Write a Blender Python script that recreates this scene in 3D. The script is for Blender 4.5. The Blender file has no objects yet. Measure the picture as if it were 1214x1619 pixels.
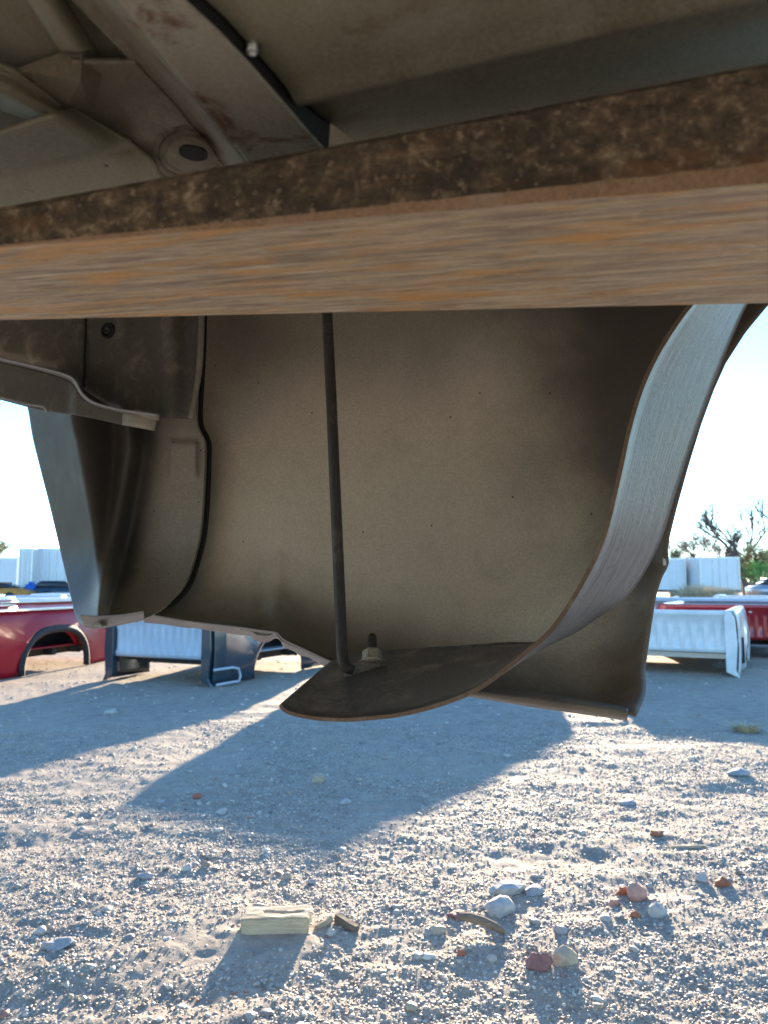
import bpy, bmesh, math, random
import numpy as np
from mathutils import Vector, Matrix, noise
R = math.radians
random.seed(7); rng = np.random.default_rng(11)
S = bpy.context.scene
COL = S.collection

# ------------------------------------------------------------------ camera
H = 0.95; F_PX = 1169.0; PITCH = math.atan(118.5 / F_PX)
cam = bpy.data.cameras.new('camera'); co = bpy.data.objects.new('camera', cam); COL.objects.link(co)
cam.sensor_fit = 'VERTICAL'; cam.sensor_height = 36; cam.lens = 36 * F_PX / 1619
co.location = (0, 0, H); co.rotation_euler = (R(90) + PITCH, 0, 0)
cam.clip_start = 0.02; cam.clip_end = 2000
cam.dof.use_dof = True; cam.dof.focus_distance = 0.92; cam.dof.aperture_fstop = 10.5
S.camera = co
S.view_settings.view_transform = 'Standard'; S.view_settings.look = 'None'
S.view_settings.exposure = 2.32; S.view_settings.gamma = 1
S.cycles.max_bounces = 10; S.cycles.diffuse_bounces = 6

# ------------------------------------------------------------------ light
AZ, EL = R(8.0), R(10.2)
w = bpy.data.worlds.new('World'); S.world = w; w.use_nodes = True
nt = w.node_tree; bg = nt.nodes['Background']
sky = nt.nodes.new('ShaderNodeTexSky'); sky.sky_type = 'NISHITA'; sky.sun_disc = False
sky.sun_elevation = EL; sky.sun_rotation = AZ
sky.air_density = 1.0; sky.dust_density = 0.12; sky.ozone_density = 2.8; sky.altitude = 1200
tint = nt.nodes.new('ShaderNodeMix'); tint.data_type = 'RGBA'; tint.blend_type = 'MULTIPLY'; tint.inputs[0].default_value = 1
tint.inputs[7].default_value = (0.82, 0.96, 1.02, 1)          # a cool, clear autumn sky
nt.links.new(sky.outputs[0], tint.inputs[6]); nt.links.new(tint.outputs[2], bg.inputs[0]); bg.inputs[1].default_value = 0.125
sd = Vector((math.sin(AZ) * math.cos(EL), math.cos(AZ) * math.cos(EL), math.sin(EL)))
sl = bpy.data.lights.new('sun', 'SUN'); sl.energy = 4.5; sl.angle = R(0.5); sl.color = (1.0, 0.80, 0.56)
so = bpy.data.objects.new('sun', sl); COL.objects.link(so); so.rotation_euler = sd.to_track_quat('Z', 'Y').to_euler()

# ------------------------------------------------------------------ measuring helpers
def ray(px, py):
    v = 809.5 - py
    return Vector((px - 607.0, F_PX * math.cos(PITCH) - v * math.sin(PITCH), F_PX * math.sin(PITCH) + v * math.cos(PITCH)))
A = R(18.6); LV = Vector((math.cos(A), -math.sin(A), 0)); TV = Vector((math.sin(A), math.cos(A), 0))
P0 = Vector((0.08, 0.97, 0)); CAM = Vector((0, 0, H))
def PP(px, py, d):                      # point on the vertical plane d metres inboard of the bed side
    r = ray(px, py); t = (P0.dot(TV) - d) / r.dot(TV)
    return CAM + r * t
def PZ(px, py, z):                      # point on the horizontal plane z above the camera height
    r = ray(px, py); return CAM + r * (z / r.z)
def PG(px, py):
    r = ray(px, py); return CAM + r * (-H / r.z)

# ------------------------------------------------------------------ materials
def mat(name):
    m = bpy.data.materials.new(name); m.use_nodes = True
    return m, m.node_tree, m.node_tree.nodes['Principled BSDF']
def N(t, k, **kw):
    n = t.nodes.new(k)
    for a, b in kw.items(): setattr(n, a, b)
    return n
def coords(t, scale=(1, 1, 1), kind='Object', rot=(0, 0, 0)):
    tc = N(t, 'ShaderNodeTexCoord'); mp = N(t, 'ShaderNodeMapping')
    mp.inputs['Scale'].default_value = scale; mp.inputs['Rotation'].default_value = rot
    t.links.new(tc.outputs[kind], mp.inputs[0]); return mp.outputs[0]
def noise_n(t, vec, scale, detail=5, rough=0.6, dist=0.0):
    n = N(t, 'ShaderNodeTexNoise'); n.inputs['Scale'].default_value = scale; n.inputs['Detail'].default_value = detail
    n.inputs['Roughness'].default_value = rough; n.inputs['Distortion'].default_value = dist
    t.links.new(vec, n.inputs['Vector']); return n.outputs['Fac']
def ramp(t, fac, stops):
    r = N(t, 'ShaderNodeValToRGB'); e = r.color_ramp.elements
    while len(e) < len(stops): e.new(0.5)
    for i, (p, c) in enumerate(stops):
        e[i].position = p
        e[i].color = (c, c, c, 1) if isinstance(c, (int, float)) else (*c, 1)
    t.links.new(fac, r.inputs[0]); return r.outputs[0]
def mix(t, fac, a, b, mode='MIX'):
    m = N(t, 'ShaderNodeMix', data_type='RGBA', blend_type=mode)
    for sck, val in ((m.inputs[0], fac), (m.inputs[6], a), (m.inputs[7], b)):
        if hasattr(val, 'links') or hasattr(val, 'is_linked'): t.links.new(val, sck)
        elif isinstance(val, (int, float)): sck.default_value = val if sck is m.inputs[0] else (val, val, val, 1)
        else: sck.default_value = (*val, 1)
    return m.outputs[2]
def bump(t, h, b, strength=0.3, dist=0.002, prev=None):
    n = N(t, 'ShaderNodeBump'); n.inputs['Strength'].default_value = strength; n.inputs['Distance'].default_value = dist
    t.links.new(h, n.inputs['Height'])
    if prev: t.links.new(prev, n.inputs['Normal'])
    t.links.new(n.outputs[0], b.inputs['Normal']); return n.outputs[0]

def dusty_paint(name, c1, c2, rough=0.6, speck=(0.03, 0.022, 0.016), speck_amt=0.0, spec=0.35, rust=0.0, dust=(0.4, 0.36, 0.3), shade_fog=None, dust_amt=0.4, dust_lo=0.52):
    m, t, b = mat(name); v = coords(t)
    big = noise_n(t, v, 3.2, 5, 0.6, 0.6)
    col = ramp(t, big, [(0.3, c1), (0.7, c2)])
    fine = noise_n(t, v, 420, 3, 0.7)
    col = mix(t, ramp(t, fine, [(0.38, 0.0), (0.62, 0.38)]), col, tuple(min(1, x * 1.5) for x in c2))
    grime = noise_n(t, v, 26, 6, 0.7, 0.4)
    col = mix(t, ramp(t, grime, [(dust_lo, 0.0), (dust_lo + 0.2, dust_amt)]), col, dust)
    # tar specks
    vo = N(t, 'ShaderNodeTexVoronoi'); vo.inputs['Scale'].default_value = 42; t.links.new(v, vo.inputs['Vector'])
    gate = noise_n(t, v, 13, 3, 0.6)
    mm = N(t, 'ShaderNodeMath', operation='MULTIPLY'); t.links.new(ramp(t, vo.outputs['Distance'], [(0.035, 1.0), (0.075, 0.0)]), mm.inputs[0])
    t.links.new(ramp(t, gate, [(0.50, 0.0), (0.54, 1.0)]), mm.inputs[1])
    col = mix(t, mm.outputs[0], col, speck)
    if rust > 0:
        rn = noise_n(t, v, 17, 7, 0.75, 0.8)
        rg = noise_n(t, v, 4.5, 2, 0.5)
        m2 = N(t, 'ShaderNodeMath', operation='MULTIPLY'); t.links.new(ramp(t, rn, [(0.53, 0), (0.62, rust)]), m2.inputs[0]); t.links.new(ramp(t, rg, [(0.45, 0), (0.6, 1)]), m2.inputs[1])
        col = mix(t, m2.outputs[0], col, (0.13, 0.06, 0.03))
    if shade_fog:                               # soft-edged shade painted in towards the edges, with overspray, blotched by noise
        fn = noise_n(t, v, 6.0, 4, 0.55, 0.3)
        for (gx, gy, gz_, off, w_, amt) in shade_fog:
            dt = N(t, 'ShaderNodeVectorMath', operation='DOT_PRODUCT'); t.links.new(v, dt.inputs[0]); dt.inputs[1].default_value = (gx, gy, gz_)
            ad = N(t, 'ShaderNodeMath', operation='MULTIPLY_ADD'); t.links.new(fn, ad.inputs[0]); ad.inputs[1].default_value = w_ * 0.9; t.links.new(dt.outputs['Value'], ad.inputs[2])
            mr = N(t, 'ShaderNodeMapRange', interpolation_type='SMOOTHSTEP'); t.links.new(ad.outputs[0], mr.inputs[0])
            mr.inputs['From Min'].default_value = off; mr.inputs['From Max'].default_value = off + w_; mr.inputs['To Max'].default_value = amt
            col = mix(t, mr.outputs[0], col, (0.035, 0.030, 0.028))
    t.links.new(col, b.inputs['Base Color'])
    rr = N(t, 'ShaderNodeMapRange'); rr.inputs['To Min'].default_value = rough - 0.12; rr.inputs['To Max'].default_value = rough + 0.15
    t.links.new(grime, rr.inputs[0]); t.links.new(rr.outputs[0], b.inputs['Roughness'])
    b.inputs['Specular IOR Level'].default_value = spec
    p = bump(t, fine, b, 0.25, 0.0006)
    bump(t, grime, b, 0.2, 0.0015, p)
    return m

M = {}
M['panel'] = dusty_paint('panel_inner_paint', (0.44, 0.385, 0.305), (0.60, 0.53, 0.425), 0.42, spec=0.5, shade_fog=[
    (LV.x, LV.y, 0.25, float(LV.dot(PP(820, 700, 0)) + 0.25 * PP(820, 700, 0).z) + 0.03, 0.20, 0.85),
    (-0.177 * LV.x, -0.177 * LV.y, -1.0, -(PP(232, 970, 0.05).z + 0.177 * float(LV.dot(PP(232, 970, 0.05)))) - 0.052, 0.085, 0.8), (0.0, 0.0, 1.0, 1.24, 0.14, 0.5)])  # dark towards wheel opening, bottom and top: shade painted into the colour
M['post'] = dusty_paint('pocket_paint', (0.19, 0.17, 0.14), (0.32, 0.285, 0.235), 0.5, spec=0.3, shade_fog=[(-LV.x, -LV.y, 0.15, -float(LV.dot(PP(190, 800, 0.05))) + 0.15 * H - 0.02, 0.09, 0.85)])
M['dark_flange'] = dusty_paint('flange_paint', (0.13, 0.115, 0.098), (0.22, 0.20, 0.165), 0.55)
M['dark_panel'] = dusty_paint('sill_end_paint', (0.062, 0.056, 0.05), (0.115, 0.103, 0.09), 0.55)
M['floor'] = dusty_paint('floor_underside_paint', (0.15, 0.138, 0.095), (0.25, 0.232, 0.165), 0.55, rust=0.4)
M['flange'] = dusty_paint('sill_flange_paint', (0.20, 0.18, 0.14), (0.31, 0.285, 0.23), 0.6, rust=0.9)
M['sill'] = dusty_paint('sill_paint', (0.125, 0.108, 0.078), (0.205, 0.18, 0.13), 0.6, rust=0.85)
M['rod'] = dusty_paint('brace_rod_paint', (0.03, 0.027, 0.026), (0.075, 0.065, 0.056), 0.5, dust=(0.3, 0.25, 0.2))
M['hem'] = dusty_paint('hem_paint', (0.10, 0.10, 0.105), (0.30, 0.30, 0.31), 0.35, spec=0.6, dust_amt=0.5)

def make_liner():
    m, t, b = mat('liner_strip'); v = coords(t, kind='UV', scale=(5, 90, 1)); v2 = coords(t, kind='UV', scale=(28, 26, 1)); vo = coords(t)
    st = noise_n(t, v, 3.0, 6, 0.7, 0.3); g = noise_n(t, v2, 6.0, 5, 0.7, 0.5); blot = noise_n(t, vo, 9, 4, 0.6)
    col = ramp(t, st, [(0.30, (0.07, 0.068, 0.068)), (0.5, (0.16, 0.16, 0.168)), (0.68, (0.30, 0.305, 0.32))])
    col = mix(t, ramp(t, g, [(0.54, 0.0), (0.66, 0.8)]), col, (0.085, 0.08, 0.078))
    t.links.new(col, b.inputs['Base Color'])
    b.inputs['Metallic'].default_value = 0.35
    rr = N(t, 'ShaderNodeMapRange'); rr.inputs['To Min'].default_value = 0.3; rr.inputs['To Max'].default_value = 0.6
    t.links.new(st, rr.inputs[0]); t.links.new(rr.outputs[0], b.inputs['Roughness'])
    p = bump(t, st, b, 0.5, 0.0012); bump(t, g, b, 0.5, 0.0012, p)
    return m
M['liner'] = make_liner()
M['liner_top'] = dusty_paint('liner_dusty_face', (0.07, 0.068, 0.068), (0.15, 0.146, 0.144), 0.36, dust=(0.34, 0.30, 0.25), dust_amt=0.8, dust_lo=0.5)
M['liner_edge'] = dusty_paint('liner_cut_edge', (0.11, 0.075, 0.05), (0.2, 0.14, 0.095), 0.7)

def make_rust_dark():
    m, t, b = mat('fork_rust_side'); v = coords(t, scale=(1, 1, 1)); vs = coords(t, scale=(0.6, 2, 2))
    a = noise_n(t, coords(t, scale=(0.75, 1, 1)), 95, 8, 0.78, 0.0); c = noise_n(t, vs, 20, 7, 0.7, 0.2); f = noise_n(t, v, 160, 4, 0.7)
    col = ramp(t, a, [(0.32, (0.03, 0.024, 0.019)), (0.45, (0.11, 0.08, 0.055)), (0.53, (0.19, 0.135, 0.085)), (0.60, (0.36, 0.26, 0.165)), (0.68, (0.62, 0.52, 0.38))])
    col = mix(t, ramp(t, c, [(0.54, 0), (0.64, 0.65)]), col, (0.26, 0.12, 0.05))
    big = noise_n(t, v, 7, 4, 0.6, 0.3)
    col = mix(t, ramp(t, big, [(0.36, 0.75), (0.5, 0.0)]), col, (0.035, 0.03, 0.026))
    col = mix(t, ramp(t, f, [(0.57, 0), (0.66, 0.7)]), col, (0.55, 0.42, 0.28))
    t.links.new(col, b.inputs['Base Color']); b.inputs['Roughness'].default_value = 0.8
    p = bump(t, a, b, 0.8, 0.004); bump(t, f, b, 0.5, 0.001, p)
    return m
def make_rust_worn():
    m, t, b = mat('fork_worn_underside')
    v = coords(t, scale=(9.0, 260, 260)); v2 = coords(t, scale=(6, 40, 40)); v3 = coords(t); v4 = coords(t, scale=(22, 520, 520))
    st = noise_n(t, v, 2.2, 10, 0.8, 0.1); bl = noise_n(t, v2, 2.0, 5, 0.6, 0.6); sp = noise_n(t, v4, 2.0, 5, 0.7); wd = noise_n(t, coords(t, scale=(2.6, 70, 70)), 2.0, 9, 0.8, 0.2); rough_n = noise_n(t, v3, 45, 6, 0.7, 1.0)
    col = ramp(t, st, [(0.36, (0.11, 0.08, 0.06)), (0.45, (0.31, 0.24, 0.165)), (0.53, (0.58, 0.465, 0.315)), (0.60, (0.48, 0.31, 0.15)), (0.72, (0.82, 0.73, 0.58))])
    col = mix(t, ramp(t, wd, [(0.40, 0.75), (0.52, 0.0)]), col, (0.20, 0.155, 0.125))
    col = mix(t, ramp(t, wd, [(0.56, 0.0), (0.66, 0.6)]), col, (0.62, 0.54, 0.43))
    col = mix(t, ramp(t, bl, [(0.50, 0), (0.64, 0.75)]), col, (0.62, 0.30, 0.06))
    col = mix(t, ramp(t, sp, [(0.56, 0), (0.72, 0.65)]), col, (0.68, 0.60, 0.50))
    col = mix(t, ramp(t, sp, [(0.26, 0.6), (0.4, 0.0)]), col, (0.11, 0.085, 0.07))
    col = mix(t, ramp(t, rough_n, [(0.62, 0), (0.72, 0.5)]), col, (0.66, 0.55, 0.42))
    for rot_, sc_, th_ in ((0.0, 140, 0.66), (0.06, 110, 0.68), (-0.12, 90, 0.70), (0.5, 60, 0.73)):
        sn = noise_n(t, coords(t, scale=(5, sc_ * 2, sc_ * 2), rot=(0, 0, rot_)), 2.5, 3, 0.6)
        col = mix(t, ramp(t, sn, [(th_ - 0.02, 0), (th_ + 0.02, 0.85)]), col, (0.85, 0.78, 0.66))
    t.links.new(col, b.inputs['Base Color']); b.inputs['Roughness'].default_value = 0.55; b.inputs['Specular IOR Level'].default_value = 0.6
    b.inputs['Metallic'].default_value = 0.15
    p = bump(t, st, b, 0.5, 0.0015); bump(t, rough_n, b, 0.3, 0.001, p)
    return m
M['fork_side'] = make_rust_dark(); M['fork_worn'] = make_rust_worn()
M['fork_edge'] = dusty_paint('fork_rubbed_edge', (0.21, 0.125, 0.07), (0.36, 0.23, 0.14), 0.65, rust=0.5)

def simple(name, c, rough=0.5, metal=0.0, var=0.15, scale=8, bmp=0.0, spec=0.5, coat=0.0):
    m, t, b = mat(name); v = coords(t); n = noise_n(t, v, scale, 5, 0.65, 0.3)
    lo = tuple(x * (1 - var) for x in c); hi = tuple(min(1, x * (1 + var)) for x in c)
    t.links.new(ramp(t, n, [(0.3, lo), (0.7, hi)]), b.inputs['Base Color'])
    b.inputs['Roughness'].default_value = rough; b.inputs['Metallic'].default_value = metal; b.inputs['Specular IOR Level'].default_value = spec
    b.inputs['Coat Weight'].default_value = coat; b.inputs['Coat Roughness'].default_value = 0.08
    if bmp: bump(t, noise_n(t, v, scale * 6, 5, 0.7), b, bmp, 0.004)
    return m
M['zinc'] = simple('zinc_nut', (0.5, 0.46, 0.37), 0.4, 0.6, 0.35, 300, 0.2)
M['stud'] = simple('stud_steel', (0.06, 0.052, 0.045), 0.5, 0.5, 0.4, 300, 0.2)
M['screw'] = simple('bright_screw', (0.5, 0.5, 0.48), 0.35, 0.9, 0.2, 200)
M['hole'] = simple('grommet_and_shade_dark', (0.012, 0.011, 0.01), 0.8)
M['red'] = simple('red_car_paint', (0.34, 0.003, 0.018), 0.4, 0.0, 0.1, 2, spec=0.2, coat=0.12)
M['red2'] = simple('bright_red_car_paint', (0.38, 0.012, 0.015), 0.3, 0.1, 0.1, 2, coat=1)
M['purple'] = simple('plum_car_paint', (0.16, 0.03, 0.07), 0.3, 0.2, 0.1, 2, coat=1)
M['navy'] = simple('navy_car_paint', (0.014, 0.035, 0.055), 0.3, 0.2, 0.15, 2, coat=1)
M['white'] = simple('white_car_paint', (0.68, 0.69, 0.69), 0.4, 0.0, 0.12, 5, coat=0.6)
M['silver'] = simple('silver_car_paint', (0.42, 0.45, 0.5), 0.3, 0.6, 0.08, 3, coat=0.6)
M['liner_blue'] = simple('grey_bed_liner', (0.42, 0.48, 0.56), 0.5, 0.1, 0.1, 5)
M['black'] = simple('black_plastic', (0.018, 0.02, 0.024), 0.7, 0, 0.2, 30, 0.2)
M['glass'] = simple('dark_glass', (0.03, 0.035, 0.04), 0.08)
M['box_white'] = simple('trailer_white', (0.72, 0.73, 0.74), 0.5, 0, 0.06, 0.6)
M['bark'] = simple('bark', (0.10, 0.08, 0.065), 0.9, 0, 0.3, 12, 0.5)
M['leaf_brown'] = simple('autumn_leaves', (0.30, 0.18, 0.13), 0.8, 0, 0.35, 1.2)
M['leaf_olive'] = simple('olive_leaves', (0.24, 0.21, 0.10), 0.8, 0, 0.35, 1.2)
M['leaf_gold'] = simple('yellowing_leaves', (0.38, 0.28, 0.10), 0.8, 0, 0.35, 1.2)
M['leaf_green'] = simple('green_leaves', (0.16, 0.30, 0.05), 0.8, 0, 0.35, 1.2)
M['straw'] = simple('dry_grass', (0.58, 0.47, 0.31), 0.9, 0, 0.3, 4)
M['tarp'] = simple('blue_plastic', (0.01, 0.10, 0.42), 0.5, 0, 0.1, 3)
M['orange'] = simple('orange_paint', (0.5, 0.22, 0.04), 0.5, 0, 0.1, 3)

def wood_mat(name, a, bcol, c):
    m, t, b = mat(name); v = coords(t, scale=(3, 40, 40)); n = noise_n(t, v, 3, 7, 0.7, 0.3); v2 = coords(t)
    col = ramp(t, n, [(0.3, a), (0.55, bcol), (0.75, c)])
    col = mix(t, ramp(t, noise_n(t, v2, 30, 5, 0.7), [(0.6, 0), (0.7, 0.6)]), col, tuple(x * 0.35 for x in a))
    t.links.new(col, b.inputs['Base Color']); b.inputs['Roughness'].default_value = 0.85; bump(t, n, b, 0.7, 0.002); return m
M['wood'] = wood_mat('pale_sawn_wood', (0.34, 0.26, 0.17), (0.50, 0.40, 0.28), (0.62, 0.53, 0.40))
M['wood_old'] = wood_mat('weathered_wood', (0.10, 0.075, 0.055), (0.19, 0.145, 0.105), (0.28, 0.22, 0.16))

def ground_mat():
    m, t, b = mat('gravel_yard'); v = coords(t)
    big = noise_n(t, v, 0.7, 5, 0.6, 0.5); mid = noise_n(t, v, 9, 7, 0.7, 0.3); fine = noise_n(t, v, 70, 6, 0.75); gr = noise_n(t, v, 240, 3, 0.7)
    col = ramp(t, mid, [(0.3, (0.22, 0.185, 0.15)), (0.5, (0.32, 0.27, 0.22)), (0.7, (0.40, 0.34, 0.27))])
    col = mix(t, ramp(t, big, [(0.45, 0), (0.65, 0.5)]), col, (0.44, 0.36, 0.27))
    col = mix(t, ramp(t, fine, [(0.55, 0), (0.7, 0.55)]), col, (0.46, 0.44, 0.41))
    col = mix(t, ramp(t, gr, [(0.3, 0.5), (0.45, 0.0)]), col, (0.10, 0.095, 0.09))
    t.links.new(col, b.inputs['Base Color']); b.inputs['Roughness'].default_value = 0.85
    b.inputs['Specular IOR Level'].default_value = 0.3
    p = bump(t, fine, b, 0.45, 0.008); bump(t, mid, b, 0.4, 0.02, p); return m
M['ground'] = ground_mat()
def pebble_mat():
    m, t, b = mat('loose_stones'); a = N(t, 'ShaderNodeAttribute'); a.attribute_name = 'tint'; v = coords(t)
    col = ramp(t, a.outputs['Fac'], [(0.0, (0.18, 0.165, 0.15)), (0.35, (0.34, 0.31, 0.27)), (0.6, (0.46, 0.41, 0.35)), (0.82, (0.62, 0.57, 0.50)), (0.93, (0.42, 0.33, 0.22)), (0.985, (0.36, 0.16, 0.10))])
    col = mix(t, ramp(t, noise_n(t, v, 150, 5, 0.7), [(0.4, 0.0), (0.7, 0.45)]), col, (0.25, 0.235, 0.21))
    t.links.new(col, b.inputs['Base Color']); b.inputs['Roughness'].default_value = 0.6; b.inputs['Specular IOR Level'].default_value = 0.5
    return m
M['pebble'] = pebble_mat()
def rock(name, c, bmp=0.6):
    m, t, b = mat(name); v = coords(t); n = noise_n(t, v, 25, 7, 0.7, 0.5); f = noise_n(t, v, 160, 4, 0.7)
    col = ramp(t, n, [(0.3, tuple(x * 0.7 for x in c)), (0.7, tuple(min(1, x * 1.2) for x in c))])
    col = mix(t, ramp(t, f, [(0.6, 0), (0.7, 0.5)]), col, (0.2, 0.18, 0.16))
    t.links.new(col, b.inputs['Base Color']); b.inputs['Roughness'].default_value = 0.75; bump(t, n, b, bmp, 0.006); return m
M['rock_tan'] = rock('tan_stone', (0.42, 0.35, 0.26)); M['rock_maroon'] = rock('maroon_stone', (0.26, 0.12, 0.11))
M['rock_white'] = rock('pale_stone', (0.42, 0.41, 0.39)); M['rock_grey'] = rock('grey_stone', (0.33, 0.33, 0.34))
M['rock_pink'] = rock('pink_stone', (0.48, 0.27, 0.21)); M['brick'] = rock('broken_brick', (0.36, 0.13, 0.07))

# ------------------------------------------------------------------ object helpers
def link(o): COL.objects.link(o); return o
def obj(name, verts, faces, m, parent=None, smooth=True, uv=None, loc=None):
    me = bpy.data.meshes.new(name); me.from_pydata([tuple(v) for v in verts], [], faces); me.update()
    if uv is not None:
        l = me.uv_layers.new(name='UVMap')
        for lp in me.loops: l.data[lp.index].uv = uv[lp.vertex_index]
    for mm in (m if isinstance(m, (list, tuple)) else [m]): me.materials.append(mm)
    me.polygons.foreach_set('use_smooth', [smooth] * len(me.polygons))
    o = link(bpy.data.objects.new(name, me))
    if parent: o.parent = parent
    if loc is not None: o.location = loc
    return o
def from_bm(name, bm, m, parent=None, smooth=False):
    me = bpy.data.meshes.new(name); bm.to_mesh(me); bm.free()
    for mm in (m if isinstance(m, (list, tuple)) else [m]): me.materials.append(mm)
    me.polygons.foreach_set('use_smooth', [smooth] * len(me.polygons))
    o = link(bpy.data.objects.new(name, me))
    if parent: o.parent = parent
    return o
def thing(name, label, cat, loc=(0, 0, 0), rz=0, group=None):
    o = link(bpy.data.objects.new(name, None)); o.location = loc; o.rotation_euler = (0, 0, rz)
    o.empty_display_size = 0.1
    tag(o, label, cat, group); return o
def tag(o, label, cat, group=None):
    o['label'] = label; o['category'] = cat
    if group: o['group'] = group
    return o
def interp(poly, n, smooth=True):       # n points along a polyline, Catmull-Rom smoothed
    P = [Vector(p) for p in poly]
    if smooth and len(P) > 2:
        Q = []
        for i in range(len(P) - 1):
            a, b, c, d = P[max(i - 1, 0)], P[i], P[i + 1], P[min(i + 2, len(P) - 1)]
            for k in range(8):
                t = k / 8
                Q.append(0.5 * ((2 * b) + (c - a) * t + (2 * a - 5 * b + 4 * c - d) * t * t + (3 * b - a - 3 * c + d) * t ** 3))
        Q.append(P[-1]); P = Q
    L = [0]
    for i in range(1, len(P)): L.append(L[-1] + (P[i] - P[i - 1]).length)
    out = []; j = 0
    for i in range(n):
        s = L[-1] * i / (n - 1)
        while j < len(L) - 2 and L[j + 1] < s: j += 1
        out.append(P[j].lerp(P[j + 1], (s - L[j]) / max(1e-9, L[j + 1] - L[j])))
    return out
def coons(name, top, bottom, left, right, place, m, parent, nu=40, nv=30, thick=0.0012, smooth=True, sm=(1, 1, 1, 1)):
    """sheet-metal patch: four outlines, each top/bottom left->right, left/right top->bottom, given real depth by place()."""
    T = interp(top, nu, sm[0]); B = interp(bottom, nu, sm[1]); Lf = interp(left, nv, sm[2]); Rt = interp(right, nv, sm[3])
    V = []
    for j in range(nv):
        v = j / (nv - 1)
        for i in range(nu):
            u = i / (nu - 1)
            p = T[i] * (1 - v) + B[i] * v + Lf[j] * (1 - u) + Rt[j] * u - (T[0] * (1 - u) * (1 - v) + T[-1] * u * (1 - v) + B[0] * (1 - u) * v + B[-1] * u * v)
            V.append(place(p.x, p.y, u, v))
    Fc = [(j * nu + i, j * nu + i + 1, (j + 1) * nu + i + 1, (j + 1) * nu + i) for j in range(nv - 1) for i in range(nu - 1)]
    o = obj(name, V, Fc, m, parent, smooth)
    if thick:
        s = o.modifiers.new('thickness', 'SOLIDIFY'); s.thickness = thick; s.offset = 0
    return o
def tube(name, pts, rad, m, parent=None, seg=16, closed_caps=True):
    P = [Vector(p) for p in pts]; V = []; Fc = []
    rads = rad if isinstance(rad, (list, tuple)) else [rad] * len(P)
    up = Vector((0.13, 0.2, 1)).normalized()
    prev = None
    for i, p in enumerate(P):
        d = (P[min(i + 1, len(P) - 1)] - P[max(i - 1, 0)]).normalized()
        if prev is None:
            x = d.cross(up)
            if x.length < 0.2: x = d.cross(Vector((1, 0, 0)))
            x.normalize()
        else: x = (prev - d * prev.dot(d)).normalized()
        prev = x; y = d.cross(x)
        for k in range(seg):
            a = 2 * math.pi * k / seg; V.append(p + (x * math.cos(a) + y * math.sin(a)) * rads[i])
    for i in range(len(P) - 1):
        for k in range(seg):
            k2 = (k + 1) % seg; Fc.append((i * seg + k, i * seg + k2, (i + 1) * seg + k2, (i + 1) * seg + k))
    if closed_caps: Fc.append(tuple(range(seg))[::-1]); Fc.append(tuple((len(P) - 1) * seg + k for k in range(seg)))
    return obj(name, V, Fc, m, parent) if name else (V, Fc)
def g(x, c, wd): return math.exp(-((x - c) / wd) ** 2)
def sst(x, a, b):
    t = min(1, max(0, (x - a) / (b - a))); return t * t * (3 - 2 * t)

# ------------------------------------------------------------------ ground
def vnoise(x, y, seed):
    xi = np.floor(x).astype(np.int64); yi = np.floor(y).astype(np.int64); fx = x - xi; fy = y - yi
    fx = fx * fx * (3 - 2 * fx); fy = fy * fy * (3 - 2 * fy)
    def h(a, b):
        n = (a * 374761393 + b * 668265263 + seed * 974634777) & 0x7fffffff
        n = ((n ^ (n >> 13)) * 1274126177) & 0x7fffffff
        return ((n ^ (n >> 16)) & 0xffff) / 65535.0
    return (h(xi, yi) * (1 - fx) + h(xi + 1, yi) * fx) * (1 - fy) + (h(xi, yi + 1) * (1 - fx) + h(xi + 1, yi + 1) * fx) * fy
def gheight(x, y):
    x = np.asarray(x, float); y = np.asarray(y, float); r = np.hypot(x, y)
    fade = np.clip(1.6 - r / 9.0, 0.12, 1)
    z = 0.018 * (vnoise(x * 1.5 + 0.7 * y, y * 2.3, 1) - .5) + 0.011 * (vnoise(x * 4.2, y * 7, 2) - .5) + 0.008 * (vnoise(x * 12, y * 16, 3) - .5)
    z += 0.006 * (vnoise(x * 31, y * 36, 4) - .5) * (r < 9) + 0.003 * (vnoise(x * 80, y * 85, 5) - .5) * (r < 6)
    # broken ruts running across the foreground
    ph = y * 1.0 - x * 0.22 + 0.12 * vnoise(x * 1.7, y * 1.7, 8)
    z += 0.010 * np.sin(ph * 15) * np.clip(vnoise(x * 1.3, y * 2.1, 9) * 2 - 0.9, 0, 1) * (r < 7)
    return z * fade
def make_ground():
    rr = [0.0, 0.4]
    while rr[-1] < 900: rr.append(rr[-1] * (1.0052 if 1.1 < rr[-1] < 7 else (1.02 if rr[-1] < 40 else 1.08)))
    th = np.concatenate([np.arange(-42, 42, 0.16), np.arange(42, 318, 3.0)]); th = np.radians(th)
    rr = np.array(rr[1:]); RR, TH = np.meshgrid(rr, th, indexing='ij')
    x = (RR * np.sin(TH)).ravel(); y = (RR * np.cos(TH)).ravel(); z = gheight(x, y)
    nr, nt_ = len(rr), len(th)
    V = np.column_stack([x, y, z]); V = np.vstack([V, [0, 0, 0]])
    i, j = np.meshgrid(np.arange(nr - 1), np.arange(nt_), indexing='ij'); i = i.ravel(); j = j.ravel(); j2 = (j + 1) % nt_
    Q = np.column_stack([i * nt_ + j, (i + 1) * nt_ + j, (i + 1) * nt_ + j2, i * nt_ + j2])
    o = np_mesh('ground', V, Q, M['ground'])
    return o
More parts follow.
